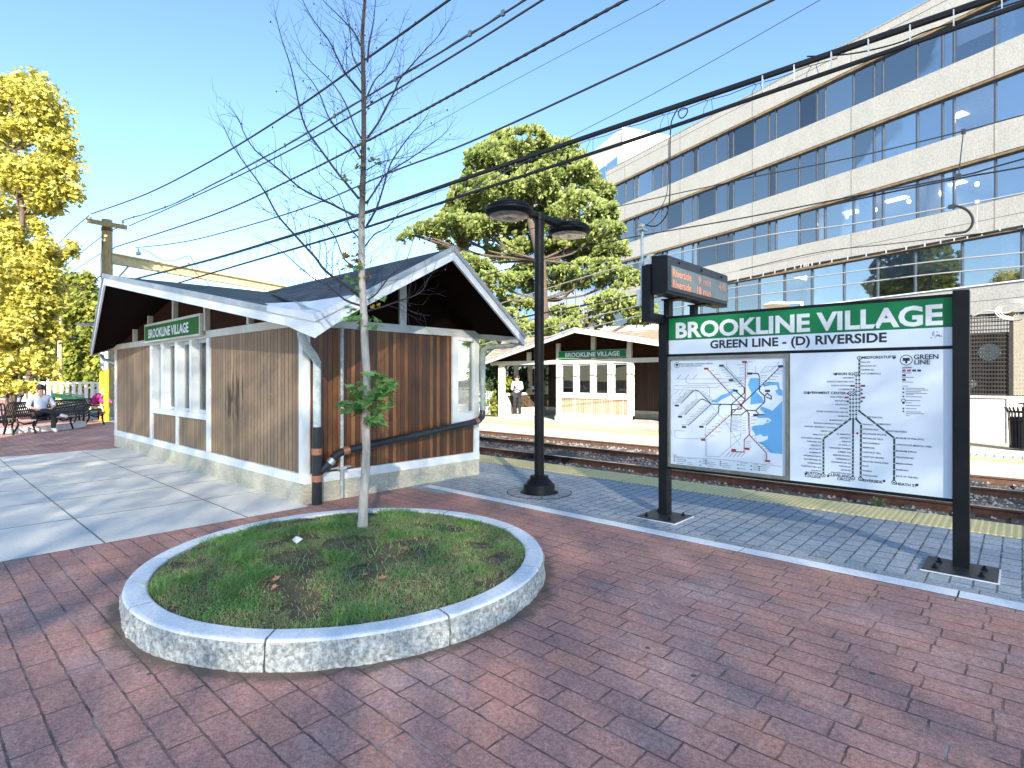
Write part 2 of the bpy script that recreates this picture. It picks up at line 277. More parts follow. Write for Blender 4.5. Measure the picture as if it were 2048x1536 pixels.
fx=math_(t,'SUBTRACT',math_(t,'FRACT',math_(t,'DIVIDE',sx.outputs[0],.06)),.5); fy=math_(t,'SUBTRACT',math_(t,'FRACT',math_(t,'DIVIDE',sx.outputs[1],.06)),.5)
dd=math_(t,'SQRT',math_(t,'ADD',math_(t,'MULTIPLY',fx,fx),math_(t,'MULTIPLY',fy,fy))); dome=math_(t,'MAXIMUM',math_(t,'SUBTRACT',.34,dd),0)
f=noi(t,g.outputs['Position'],3,4); col=ramp(t,f,[(.3,(.93,.78,.32)),(.7,(.98,.87,.44))]); col=mixc(t,math_(t,'LESS_THAN',dome,.02),col,(.70,.54,.22))
jn=math_(t,'LESS_THAN',math_(t,'FRACT',math_(t,'DIVIDE',sx.outputs[0],.915)),.012); col=mixc(t,jn,col,(.25,.19,.10))
L(t,col,b.inputs['Base Color']); b.inputs['Roughness'].default_value=.6; bump(t,b,dome,.02,1); M['tactile']=m

# ---------------- mesh builder ----------------
class MB:
    def __init__(s): s.v=[]; s.f=[]; s.m=[]; s.smooth=False
    def add(s,vs,fs,mi=0):
        o=len(s.v); s.v+=[tuple(p) for p in vs]; s.f+=[tuple(i+o for i in f) for f in fs]; s.m+=[mi]*len(fs)
    def box(s,x0,x1,y0,y1,z0,z1,mi=0):
        s.add([(x0,y0,z0),(x1,y0,z0),(x1,y1,z0),(x0,y1,z0),(x0,y0,z1),(x1,y0,z1),(x1,y1,z1),(x0,y1,z1)],
              [(0,3,2,1),(4,5,6,7),(0,1,5,4),(1,2,6,5),(2,3,7,6),(3,0,4,7)],mi); return s
    def prism(s,pts,n,mi=0):            # polygon extruded along vector n
        n=Vector(n); a=[Vector(p) for p in pts]; k=len(a); bb=[p+n for p in a]
        s.add(a+bb,[tuple(range(k-1,-1,-1)),tuple(range(k,2*k))]+[(i,(i+1)%k,k+(i+1)%k,k+i) for i in range(k)],mi); return s
    def bar(s,a,b,w,h,up=(0,0,1),mi=0):
        a=Vector(a); b=Vector(b); d=(b-a).normalized(); u=Vector(up); r=d.cross(u)
        if r.length<1e-4: r=d.cross(Vector((1,0,0)))
        r.normalize(); u=r.cross(d).normalized(); q=[]
        for p in (a,b):
            for i,j in ((-1,-1),(1,-1),(1,1),(-1,1)): q.append(p+r*(i*w/2)+u*(j*h/2))
        s.add(q,[(3,2,1,0),(4,5,6,7),(0,1,5,4),(1,2,6,5),(2,3,7,6),(3,0,4,7)],mi); return s
    def tube(s,pts,rad,n=8,mi=0,cap=True):
        P=[Vector(p) for p in pts]; k=len(P)
        if not hasattr(rad,'__len__'): rad=[rad]*k
        o=len(s.v); prev=None
        for i,p in enumerate(P):
            d=(P[min(i+1,k-1)]-P[max(i-1,0)]).normalized()
            if prev is None:
                prev=d.orthogonal().normalized()
            u=(prev-d*prev.dot(d)); u=u.normalized() if u.length>1e-5 else d.orthogonal().normalized(); prev=u; w=d.cross(u)
            for j in range(n):
                a=2*pi*j/n; s.v.append(tuple(p+(u*cos(a)+w*sin(a))*rad[i]))
        for i in range(k-1):
            for j in range(n):
                s.f.append((o+i*n+j,o+i*n+(j+1)%n,o+(i+1)*n+(j+1)%n,o+(i+1)*n+j)); s.m.append(mi)
        if cap:
            s.f.append(tuple(o+j for j in range(n-1,-1,-1))); s.f.append(tuple(o+(k-1)*n+j for j in range(n))); s.m+=[mi,mi]
        return s
    def lathe(s,prof,c,n=24,mi=0,sx=1,sy=1,rz=0):   # prof [(r,z)]
        o=len(s.v); k=len(prof)
        for r,z in prof:
            for j in range(n):
                a=2*pi*j/n; x=r*cos(a)*sx; y=r*sin(a)*sy; s.v.append((c[0]+x*cos(rz)-y*sin(rz),c[1]+x*sin(rz)+y*cos(rz),c[2]+z))
        for i in range(k-1):
            for j in range(n):
                s.f.append((o+i*n+j,o+i*n+(j+1)%n,o+(i+1)*n+(j+1)%n,o+(i+1)*n+j)); s.m.append(mi)
        s.f.append(tuple(o+j for j in range(n-1,-1,-1))); s.f.append(tuple(o+(k-1)*n+j for j in range(n))); s.m+=[mi,mi]; return s
    def ell(s,c,r,nu=12,nv=8,mi=0):
        prof=[(max(1e-4,sin(pi*i/nv)),-cos(pi*i/nv)) for i in range(nv+1)]; o=len(s.v); s.lathe(prof,(0,0,0),nu,mi)
        for i in range(o,len(s.v)):
            x,y,z=s.v[i]; s.v[i]=(c[0]+x*r[0],c[1]+y*r[1],c[2]+z*r[2])
        return s
    def build(s,name,mat,parent=None,smooth=False,kind=None,loc=None):
        me=D.meshes.new(name); off=Vector(loc) if loc is not None else (Vector(parent['org']) if parent is not None and 'org' in parent else Vector((0,0,0)))
        me.from_pydata([tuple(Vector(p)-off) for p in s.v],[],s.f)
        mats=mat if isinstance(mat,(list,tuple)) else [mat]
        for q in mats: me.materials.append(M[q] if isinstance(q,str) else q)
        if len(mats)>1: me.polygons.foreach_set('material_index',s.m)
        if smooth:
            me.polygons.foreach_set('use_smooth',[True]*len(me.polygons))
            try: me.set_sharp_from_angle(angle=R(40))
            except Exception: pass
        me.update(); o=D.objects.new(name,me); COL.objects.link(o)
        if parent is not None:
            o.parent=parent
            if 'org' in parent: o['org']=parent['org']
        elif loc is not None: o.location=loc; o['org']=tuple(loc)
        if kind: o['kind']=kind
        return o
def thing(name,label,cat,loc=(0,0,0),group=None,rz=0):
    o=D.objects.new(name,None); COL.objects.link(o); o.location=loc; o.rotation_euler.z=rz; o['org']=tuple(loc) if rz==0 else (0.,0.,0.)
    o.empty_display_size=.1; o['label']=label; o['category']=cat
    if group: o['group']=group
    return o
def tag(o,label,cat,group=None):
    o['label']=label; o['category']=cat
    if group: o['group']=group
    return o
def struct(name,mb,mat): return mb.build(name,mat,kind='structure')
def dup(root,loc,rz=0,label=None):
    r=root.copy(); COL.objects.link(r); r.location=loc; r.rotation_euler.z=rz
    if label: r['label']=label
    for ch in list(root.children):
        c=ch.copy(); COL.objects.link(c); c.parent=r
        for g_ in list(ch.children):
            e=g_.copy(); COL.objects.link(e); e.parent=c
    return r
_tc={}
def textmesh(s_,bold=0.0,space=1.0):
    key=(s_,bold,space)
    if key in _tc: return _tc[key]
    cu=D.curves.new('t','FONT'); cu.body=s_; cu.size=1; cu.resolution_u=3; cu.offset=bold; cu.space_character=space; cu.fill_mode='FRONT' if hasattr(cu,'fill_mode') else cu.fill_mode
    ob=D.objects.new('t',cu); COL.objects.link(ob); dg=bpy.context.evaluated_depsgraph_get(); dg.update()
    me=D.meshes.new_from_object(ob.evaluated_get(dg)); vs=[tuple(v.co) for v in me.vertices]; fs=[tuple(p.vertices) for p in me.polygons]
    D.objects.remove(ob); D.curves.remove(cu); D.meshes.remove(me)
    if not vs: vs=[(0,0,0)]
    x0=min(v[0] for v in vs); x1=max(v[0] for v in vs); y0=min(v[1] for v in vs); y1=max(v[1] for v in vs)
    cap=.729 # nominal capital height
    _tc[key]=([((v[0]-x0),v[1]) for v in vs],fs,x1-x0,y0,y1); return _tc[key]
def put_text(mb,s_,org,u,v,capi,width=None,align='l',mi=0,bold=.02,mirror=False):
    """writes s_ into the mesh: org = baseline point, u/v unit axes, capi = capital height, width = forced total width"""
    vs,fs,w,y0,y1=textmesh(s_,bold); ref=textmesh('H',bold)[4]; k=capi/ref; kx=k if width is None else width/w
    W=w*kx; off={'l':0,'r':-W,'c':-W/2}[align]; org=Vector(org); u=Vector(u); v=Vector(v)
    mb.add([org+u*(p[0]*kx+off)+v*(p[1]*k) for p in vs],fs,mi)
# ---------------- the ground, paving and tracks ----------------
def sheet(name,x0,x1,y0,y1,z,mat,nx=1,ny=1):
    mb=MB(); vs=[(x0+(x1-x0)*i/nx,y0+(y1-y0)*j/ny,z) for j in range(ny+1) for i in range(nx+1)]
    fs=[(j*(nx+1)+i,j*(nx+1)+i+1,(j+1)*(nx+1)+i+1,(j+1)*(nx+1)+i) for j in range(ny) for i in range(nx)]
    mb.add(vs,fs); return struct(name,mb,mat)
sheet('ground',-400,300,-300,500,-.42,'asph')
mb=MB(); mb.box(-60,40,-40,8.15,-.40,-.006); struct('platform_base',mb,'base')
sheet('brick_plaza',-60,20,-30,5.21,0,'brick')
sheet('concrete_pavement',-15.2,-6.56,-14,3.45,.004,'concrete_pave')
mb=MB()
for y in (1.35,2.70,0.0,-1.35): mb.box(-15.2,-6.56,y-.006,y+.006,.004,.0075)
for x in (-7.96,-9.3,-10.6,-11.9,-13.2): mb.box(x-.004,x+.004,-14,3.45,.004,.007)
struct('pavement_joints',mb,mk('pavement_joint',(.13,.13,.12),(.20,.20,.19),s=3,rough=.9))
mb=MB()
xs=[-6.55,-4.72,-3.22,-1.93,-.35,1.2,2.7,4.2]
for a,b_ in zip(xs[:-1],xs[1:]): mb.box(a+.006,b_-.006,5.21,5.365,-.05,.006)
struct('granite_kerb',mb,'granite')
sheet('kerb_joint',-6.55,4.2,5.20,5.375,.0015,'joint')
sheet('paving_edge_course',-6.68,20,5.365,5.50,.003,'paver_edge')
sheet('paving',-60,20,5.50,7.52,.0,'paver')
sheet('paving_beside_shelter',-6.68,-5.9,5.05,5.50,.001,'paver')
mb=MB(); mb.box(-60,20,7.52,8.15,-.05,.012); struct('platform_edge_strip',mb,'tactile')
# ring of cut blocks round the lamp
mb=MB(); c=Vector((-4.99,6.04,0)); n=16
for i in range(n):
    a0=2*pi*(i+.04)/n; a1=2*pi*(i+.96)/n
    q=[]
    for k in range(5):
        a=a0+(a1-a0)*k/4; q.append((a,.27)); 
    inner=[(c.x+.27*cos(a),c.y+.27*sin(a),.0055) for a,_ in q]; outer=[(c.x+.44*cos(a),c.y+.44*sin(a),.0055) for a,_ in q]
    for k in range(4): mb.add([inner[k],outer[k],outer[k+1],inner[k+1]],[(0,1,2,3)])
struct('paving_ring',mb,'paver_edge')
mb=MB(); o=[]; k=48
vs=[(c.x+.455*cos(2*pi*i/k),c.y+.455*sin(2*pi*i/k),.0035) for i in range(k)]; mb.add(vs,[tuple(range(k))]); struct('paving_ring_joint',mb,'joint')
# trackbed
mb=MB(); nx,ny=150,24; vs=[]
for j in range(ny+1):
    for i in range(nx+1):
        x=-55+75*i/nx; y=8.15+6.05*j/ny; vs.append((x,y,-.335+.03*noise.noise(Vector((x*1.5,y*1.5,0)))))
mb.add(vs,[(j*(nx+1)+i,j*(nx+1)+i+1,(j+1)*(nx+1)+i+1,(j+1)*(nx+1)+i) for j in range(ny) for i in range(nx)]); struct('track_bed',mb,'gravel')
mb=MB(); random.seed(3)
for i in range(9000):
    x=random.uniform(-26,3.5); y=random.choice((random.uniform(10.4,11.85),random.uniform(10.4,11.85),random.uniform(8.3,9.0),random.uniform(12.2,13.3),random.uniform(8.95,10.1)))
    r=random.uniform(.018,.042); p=Vector((x,y,-.315+.03*noise.noise(Vector((x*1.5,y*1.5,0)))+random.uniform(-.005,.02)))
    d=[Vector((random.uniform(-1,1),random.uniform(-1,1),random.uniform(-.7,.7))).normalized()*r for _ in range(2)]
    q=[p+Vector((r,0,0)),p+Vector((-r*.5,r*.9,0)),p+Vector((-r*.5,-r*.8,0)),p+Vector((random.uniform(-.4,.4)*r,random.uniform(-.4,.4)*r,r))]
    mb.add(q,[(0,1,3),(1,2,3),(2,0,3)])
o=mb.build('ballast',M['stone'],kind='stuff'); o['label']='loose grey ballast stones between the rails'; o['category']='ballast'
RG='rails of the two tracks'
for y,lab in ((8.78,'rusty rail nearest the yellow platform edge'),(10.25,'second rail from the near platform, bright head above a rusty web'),(12.0,'third rail from the near platform, first of the far track'),(13.47,'farthest rail, just below the far platform face')):
    mb=MB(); mb.box(-58,22,y-.07,y+.07,-.335,-.318,0); mb.box(-58,22,y-.012,y+.012,-.318,-.225,0); mb.box(-58,22,y-.036,y+.036,-.225,-.197,0)
    r=mb.build('rail','rail',loc=(0,y,-.33)); tag(r,lab,'rail')
    mt=MB(); mt.box(-58,22,y-.033,y+.033,-.197,-.193); mt.build('rail_head','railtop',r)
mb=MB()
for i in range(90):
    x=-45+i*.6
    for y in (9.5,12.73): mb.box(x-.11,x+.11,y-1.2,y+1.2,-.36,-.305+.004*(i%3))
o=mb.build('railway_ties','tie',kind='stuff'); o['label']='timber ties half buried in the ballast'; o['category']='railway tie'
# far platform
mb=MB(); mb.box(-60,22,14.2,17.6,-.40,-.004); struct('far_platform_base',mb,'base')
sheet('far_platform_edge_strip',-60,22,14.2,14.82,.004,'tactile')
sheet('far_platform_paving',-60,-5.5,14.82,24,.0,mk('far_paving',(.56,.50,.38),(.44,.39,.29),s=1.2,rough=.9,fine=40))
sheet('far_platform_blocks',-5.5,22,14.82,15.5,.0,'paver')
mb=MB(); mb.box(-5.5,22,15.5,15.68,-.02,.09); struct('far_kerb',mb,'conc_wall')
sheet('gravel_bank',-5.5,22,15.68,18.2,.012,'dust')

# ---------------- shelters ----------------
def cross_roof(root,cx,y0,y1,mats,ov=.85,pk=1.08,zR=3.33,zE=2.28,yov=.27,fasc='white'):
    """cross-gabled roof whose gable peaks push out past the corners"""
    cy=(y0+y1)/2; xa,xb=cx-4.5-ov,cx+4.5+ov
    C_=Vector((cx,cy,zR)); P={'E':Vector((cx+4.5+pk,cy,zR)),'W':Vector((cx-4.5-pk,cy,zR)),'S':Vector((cx,y0-pk-.03,zR-.03)),'N':Vector((cx,y1+pk+.03,zR-.03))}
    K={'SE':Vector((xb,y0-yov,zE)),'NE':Vector((xb-.1,y1+yov,zE)),'NW':Vector((xa,y1+yov,zE)),'SW':Vector((xa,y0-yov,zE))}
    tris={'E':('SE','NE'),'N':('NE','NW'),'W':('NW','SW'),'S':('SW','SE')}
    steep,shallow=MB(),MB(); sof=MB()
    for p,(a,b) in tris.items():
        for k in (a,b):
            T=[C_,P[p],K[k]]; nrm=(T[1]-T[0]).cross(T[2]-T[0])
            if nrm.z<0: T=[T[0],T[2],T[1]]
            (steep if p in 'EW' else shallow).prism(T,(0,0,-.05))
            d=Vector((0,0,-.10)); q=[v+d for v in T]; ctr=sum(q,Vector())/3
            q=[v for v in q]
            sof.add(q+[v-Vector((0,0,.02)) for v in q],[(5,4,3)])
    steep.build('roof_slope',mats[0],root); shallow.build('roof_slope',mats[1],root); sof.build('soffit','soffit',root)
    # fascia boards and metal edges
    loops=[('E','SE'),('E','NE'),('N','NE'),('N','NW'),('W','NW'),('W','SW'),('S','SW'),('S','SE')]
    for p,k in loops:
        a,b=P[p],K[k]; out=Vector(((b-a).y,-(b-a).x,0)).normalized(); mid=(a+b)/2-Vector((cx,cy,0))
        if out.dot(Vector((mid.x,mid.y,0)))<0: out=-out
        f=MB(); o1=out*.03
        f.prism([a+Vector((0,0,-.045)),b+Vector((0,0,-.045)),b+Vector((0,0,-.165)),a+Vector((0,0,-.165))],o1); f.build('fascia_board',fasc,root)
        f=MB(); f.prism([a+Vector((0,0,.022)),b+Vector((0,0,.022)),b+Vector((0,0,-.047)),a+Vector((0,0,-.047))],out*.05); f.build('metal_edge',mats[2],root)
    return C_,P,K,cy
SHX=-11.2
hut=thing('station_shelter','nearest brown wooden platform shelter, dark shingled cross gable roof, white trim and drain pipes','shelter',(SHX,4.97,0))
Y0,Y1=3.43,6.52; XW,XE=-15.75,-6.68
C_,PK,KC,cy=cross_roof(hut,SHX,Y0,Y1,('sh1','sh2','drip'))
# valley flashing and corner cap at the near corner
fl=MB(); k=KC['SE']; c0=C_
d=(c0-k); side=Vector((-d.y,d.x,0)).normalized()
fl=MB(); a=k+d*.02+Vector((0,0,.045)); b=c0-d*.18+Vector((0,0,.012))
fl.add([a+side*.16+Vector((0,0,.10)),a-side*.20+Vector((0,0,.015)),b-side*.05+Vector((0,0,.002)),b+side*.03+Vector((0,0,.03)),a,b],[(4,5,3,0),(1,2,5,4)])
apex=k+d.normalized()*.45+Vector((0,0,.15)); e1=k+(PK['S']-k)*.16+Vector((0,0,.03)); e2=k+(PK['E']-k)*.24+Vector((0,0,.04)); kk=k+Vector((.04,-.04,.03)); base1=k+(PK['S']-k)*.16+d*.12+Vector((0,0,.01)); base2=k+(PK['E']-k)*.26+d*.06
fl.add([apex,e1,kk,e2,base1,base2],[(0,1,2),(0,2,3),(0,4,1),(0,3,5)])
fl.prism([k+Vector((.05,-.05,.035)),e1+Vector((.02,-.05,.0)),e1+Vector((.02,-.05,-.075)),k+Vector((.05,-.05,-.055))],(0,.02,0))
fl.prism([k+Vector((.055,-.045,.035)),e2+Vector((.055,0,.0)),e2+Vector((.055,0,-.08)),k+Vector((.055,-.045,-.055))],(-.02,0,0))
fl.build('valley_flashing','flash',hut)
# corner skirt pieces where fascias meet, dropping lower
sk=MB(); ks=k+Vector((.035,-.035,0)); u1=(PK['S']-k).normalized(); u2=(PK['E']-k).normalized()
sk.prism([ks+Vector((0,0,-.046)),ks+u1*.55+Vector((0,0,-.046)),ks+u1*.55+Vector((0,0,-.16)),ks+u1*.32+Vector((0,0,-.20)),ks+Vector((0,0,-.235))],(0,.012,0))
sk.prism([ks+Vector((0,0,-.046)),ks+u2*.75+Vector((0,0,-.046)),ks+u2*.75+Vector((0,0,-.165)),ks+u2*.2+Vector((0,0,-.21)),ks+Vector((0,0,-.235))],(-.012,0,0))
sk.build('corner_fascia','flash',hut)
def roofz(x,y,cx=SHX,cy=4.97,zR=3.33,zE=2.28):   # underside height
    ax=abs(x-cx)/(4.5+.85); ay=abs(y-cy)/(1.545+.27); return zR-(zR-zE)*min(ax,ay)-.14
# base, floor
mb=MB(); mb.box(XW,XE,Y0,Y1,-.02,.265); mb.build('concrete_base','base',hut)
def siding(x0,x1,y0,y1,z0,z1,mat,name='wall_panel',root=None):
    mb=MB(); mb.box(x0,x1,y0,y1,z0,z1); mb.build(name,mat,root or hut)
def facade_S(root,y,sg,mat,matg,white,ww):
    """long side with a windowed centre bay; sg=-1 faces -Y"""
    o=y; i=y-sg*.10 # inner
    def bx(mb,x0,x1,z0,z1,pr=0.0,dep=.10): mb.box(x0,x1,min(o+sg*pr,o-sg*dep),max(o+sg*pr,o-sg*dep),z0,z1)
    return bx
bx=facade_S(hut,Y0,-1,'siding','gable','white','white_warm')
# solid panels
for x0,x1,z0,z1,nm in ((-15.68,-13.02,.38,2.27,'wall_panel'),(-9.82,-6.78,.38,2.27,'wall_panel'),(-12.88,-11.48,.38,.93,'sill_panel'),(-11.36,-9.96,.38,.93,'sill_panel')):
    mb=MB(); bx(mb,x0,x1,z0,z1,-.03,.08); mb.build(nm,'siding',hut)
mb=MB()
for x0,x1 in ((-15.75,-15.66),(-13.02,-12.88),(-9.96,-9.82),(-6.79,-6.70)): bx(mb,x0,x1,.38,2.26,.0,.11)
bx(mb,-11.48,-11.36,.38,.91,-.004,.11); bx(mb,-15.75,-6.70,.265,.385,.008,.11); bx(mb,-12.88,-9.96,.905,1.005,.006,.12)
mb.build('white_frame','white',hut)
mb=MB(); bx(mb,-16.35,-6.68,2.262,2.375,.012,.12)
mb.prism([(-16.35,Y0+.05,2.27),(-16.35,Y0+.05,2.375),(-16.6,3.2,2.25),(-16.6,3.2,2.20)],(0,.05,0))
mb.build('ceiling_beam','white_warm',hut)
for x0,x1 in ((-12.90,-12.80),(-12.31,-12.13),(-11.50,-11.33),(-10.74,-10.60)):
    wf=MB(); wf.box(x0,x1-.02,Y0-.005,Y0+.145,1.005,2.262); wf.build('window_fin','white',hut)
for x0,x1 in ((-12.80,-12.31),(-12.13,-11.50),(-11.33,-10.74),(-10.60,-9.96)):
    mb=MB(); mb.box(x0,x1,Y0+.115,Y0+.122,1.01,2.26); wdw=mb.build('window','glass',hut)
    mb=MB(); 
    for a,b_,c1,c2 in ((x0,x1,2.21,2.26),(x0,x1,1.005,1.05),(x0,x0+.03,1.05,2.21),(x1-.03,x1,1.05,2.21)): mb.box(a,b_,Y0+.105,Y0+.13,c1,c2)
    mb.build('window_frame','post_grey',wdw)
# gable boards and posts, south
mb=MB(); ys=Y0+.03
pts=[(-16.0,ys,2.37)]+[(x,ys,roofz(x,ys)) for x in (-16.0,-13.5,SHX,-9,-6.7)]+[(-6.7,ys,2.37)]
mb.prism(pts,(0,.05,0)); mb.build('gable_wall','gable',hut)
mb=MB()
for x0,x1 in ((-14.05,-13.98),(-12.99,-12.92),(-11.50,-11.42),(-9.94,-9.86),(-8.25,-8.18)):
    z=roofz((x0+x1)/2,Y0); mb=MB(); mb.box(x0,x1,Y0-.05,Y0+.03,2.375,z); mb.build('gable_post','white_warm',hut)
sg=MB(); sg.box(-12.99,-9.94,Y0-.10,Y0-.055,2.30,2.66); sgn=tag(sg.build('shelter_name_sign','white_warm',loc=(-11.46,Y0-.1,2.3)),'green BROOKLINE VILLAGE board in a white frame on the near brown shelter','sign')
g2=MB(); g2.box(-12.94,-9.99,Y0-.106,Y0-.10,2.33,2.615,0)
put_text(g2,'BROOKLINE VILLAGE',(-11.60+.02,Y0-.108,2.385),(1,0,0),(0,0,1),.165,width=2.25,align='c',mi=1,bold=.035); g2.build('sign_face',['green2','letter'],sgn)
# east end wall
mb=MB(); mb.box(XE-.09,XE-.03,3.55,5.93,.38,2.26); mb.box(XE-.09,XE-.03,5.93,6.41,.38,.87); mb.build('wall_panel','redwood',hut)
mb=MB(); mb.box(XE-.10,XE+.006,Y0,Y1,.255,.375); mb.box(XE-.10,XE,Y0-.004,Y0+.09,.375,2.26); mb.box(XE-.12,XE,6.41,6.52,.375,2.26)
mb.box(XE-.13,XE+.004,5.93,6.05,.87,2.26); mb.box(XE-.13,XE+.004,6.05,6.41,.87,1.03); mb.box(XE-.13,XE+.003,6.05,6.41,2.20,2.26); mb.build('white_frame','white',hut)
mb=MB(); mb.box(XE-.14,XE+.006,Y0+.02,Y1+.02,2.262,2.375); mb.bar((XE-.07,Y1,2.30),(XE+.75,Y1+.12,2.20),.06,.09); mb.build('ceiling_beam','post_grey',hut)
mb=MB(); mb.box(XE-.05,XE-.04,6.05,6.41,1.03,2.20); wdw=mb.build('window','glass',hut)
mb=MB(); mb.box(XE-.06,XE-.03,6.05,6.075,1.03,2.2); mb.box(XE-.06,XE-.03,6.385,6.41,1.03,2.2); mb.box(XE-.06,XE-.03,6.075,6.385,1.03,1.06); mb.build('window_frame','post_grey',wdw)
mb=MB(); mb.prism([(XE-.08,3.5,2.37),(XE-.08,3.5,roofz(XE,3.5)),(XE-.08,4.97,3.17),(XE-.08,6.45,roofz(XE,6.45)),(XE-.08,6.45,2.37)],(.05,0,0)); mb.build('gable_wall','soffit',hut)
mb=MB(); mb.box(XE-.03,XE+.004,4.91,5.03,2.375,3.10); mb.build('gable_post','post_grey',hut)
# west end wall, back wall posts (open to the tracks), floor inside
mb=MB(); mb.box(XW+.02,XW+.09,3.55,6.4,.38,2.26); mb.build('wall_panel','inner',hut)
mb=MB(); mb.box(XW,XW+.1,Y1-.11,Y1,.26,2.3); mb.box(-13.02,-12.88,Y1-.11,Y1,.26,2.3); mb.box(-9.96,-9.82,Y1-.11,Y1,.26,2.3); mb.box(XW,XE,Y1-.11,Y1,2.26,2.37); mb.box(-12.88,-9.96,Y1-.11,Y1,.9,1.0); mb.build('track_side_frame','white',hut)
mb=MB(); mb.box(-12.88,-9.96,Y1-.09,Y1-.03,.26,.9); mb.build('sill_panel','siding',hut)
# drain pipes as parts
def pipe(root,name,pts,r,mat,n=12,smooth=True):
    mb=MB(); mb.tube(pts,r,n); return mb.build(name,mat,root,smooth=smooth)
px,py=XE+.075,3.58
pipe(hut,'downpipe',[(px+.17,3.28,2.16),(px+.17,3.30,2.08),(px+.15,3.36,1.99),(px+.03,py-.06,1.88),(px,py,1.80),(px,py,.96)],.05,'galv_pale')
pipe(hut,'drain_pipe',[(px,py,.98),(px,py,0)],.064,'pvc')
dp=pipe(hut,'drain_pipe',[(px,py,.38),(px+.01,py+.12,.47),(px+.01,py+.26,.60),(px+.01,py+.36,.64),(px+.01,6.25,.875),(px+.01,6.42,.90),(px+.01,6.50,.96),(px+.01,6.52,1.06)],.052,'pvc')
pipe(hut,'downpipe',[(px+.01,6.52,1.04),(px+.01,6.52,1.98),(px+.03,6.52,2.06),(px+.12,6.54,2.11),(px+.5,6.66,2.12),(px+.62,6.70,2.16),(px+.64,6.71,2.24)],.043,'galv')
for p,a,b_,r in (('copper',(px,py,.63),(px,py,.71),.069),('copper',(px,py,.29),(px,py,.37),.069),('copper',(px+.01,3.93,.636),(px+.01,4.02,.648),.058),('copper',(px+.01,6.33,.885),(px+.01,6.40,.898),.058),('steel',(px+.012,py+.155,.495),(px+.012,py+.205,.545),.057)):
    pipe(hut,'pipe_clamp',[a,b_],r,p)
cp=pipe(hut,'conduit',[(px,3.93,.03),(px,3.93,2.26)],.026,'galv')
mb=MB(); mb.bar((XE,3.78,.42),(XE,4.08,.42),.10,.02); mb.box(px-.035,px+.04,3.88,3.98,.40,.44); mb.build('pipe_bracket','galv',cp)
pipe(hut,'downpipe',[(XW-.9,3.35,2.16),(XW-.75,3.38,2.05),(XW-.3,3.46,1.98),(XW-.09,3.50,1.92),(XW-.08,3.50,.2)],.04,'galv')

# far shelter
fs=thing('station_shelter','sunlit shelter across the tracks with tan roof, open bays and a dark bench','shelter',(SHX,18.1,0))
F0,F1=16.57,19.66
C2,P2,K2,_=cross_roof(fs,SHX,F0,F1,('sh3','sh4','drip'),zR=3.33,fasc='white_warm')
mb=MB(); mb.box(-12.92,-9.60,F0-.02,F0+.2,-.02,.19); mb.box(-15.86,-15.2,F0-.02,F1,-.02,.12); mb.box(XW,XE,F1-.15,F1,-.02,.2); mb.box(XE-.3,XE,F0,F1,-.02,.2); mb.build('concrete_base','base',fs)
mb=MB()
for x0,x1 in ((-15.86,-15.58),(-12.87,-12.65),(-9.86,-9.64),(-6.9,-6.7)): mb.box(x0,x1,F0,F0+.12,.12,2.14)
for x0,x1 in ((-12.09,-11.89),(-11.35,-11.16),(-10.63,-10.40)): mb.box(x0,x1,F0+.003,F0+.12,1.0,2.14)
mb.box(-12.65,-9.86,F0-.004,F0+.12,.86,1.03); mb.box(-12.87,-9.64,F0-.006,F0+.12,.18,.33); mb.box(-16.3,-6.3,F0-.02,F0+.12,2.12,2.27)
mb.build('white_frame','white_warm',fs)
mb=MB(); mb.box(-12.66,-9.85,F0+.03,F0+.09,.32,.87); mb.build('sill_panel','siding2',fs)
for x0,x1 in ((-12.65,-12.09),(-11.89,-11.35),(-11.16,-10.63),(-10.40,-9.86)):
    mb=MB(); mb.box(x0,x1,F0+.06,F0+.07,1.03,2.12); wdw=mb.build('window','glass',fs)
    mb=MB(); mb.box(x0,x1,F0+.05,F0+.08,2.06,2.12); mb.box(x0,x1,F0+.05,F0+.08,1.03,1.07); mb.box(x0,x0+.05,F0+.05,F0+.08,1.07,2.06); mb.build('window_frame','post_grey',wdw)
mb=MB(); pts=[(-16.0,F0+.05,2.26)]+[(x,F0+.05,roofz(x,F0+.05,cy=18.115)) for x in (-16.0,-13.5,SHX,-9,-6.5)]+[(-6.5,F0+.05,2.26)]
mb.prism(pts,(0,.05,0)); mb.build('gable_wall','gable',fs)
mb=MB()
for x in (-14.2,-12.76,-11.2,-9.75,-8.2): mb=MB(); mb.box(x-.08,x+.08,F0-.05,F0+.05,2.27,roofz(x,F0,cy=18.115)); mb.build('gable_post','white_warm',fs)
mb=MB(); mb.box(XW+.1,XE-.1,F1-.09,F1-.03,.2,2.3); mb.build('back_wall','inner',fs)
mb=MB(); mb.box(XW+.1,XE-.1,F1-.115,F1-.09,.2,.32); mb.build('skirting','white_warm',fs)
mb=MB(); mb.box(-15.84,-15.76,F0+.1,F1,.3,.92); mb.build('wall_panel','inner',fs)
mb=MB(); 
for y in (F0+.1,F0+.95,F0+1.85,F1-.15): mb.box(-15.86,-15.72,y,y+.14,.9,2.2)
mb.box(-15.86,-15.70,F0+.1,F1,.88,.98); mb.box(-15.86,-15.7,F0+.1,F1,2.1,2.26); mb.prism([(-15.755,F0+.12,.12),(-15.755,F0+.12,.92),(-15.755,F0+.34,.92),(-15.755,F0+.75,.34),(-15.755,F1-.1,.34),(-15.755,F1-.1,.12)],(.03,0,0)); mb.build('end_frame_and_sun_patch','white_warm',fs)  # frame, plus a slanted white piece standing in for sunlight on the wall
mb=MB(); mb.box(XE-.1,XE-.03,F0+.1,F1-.05,.2,2.26); mb.build('end_wall','siding2',fs)
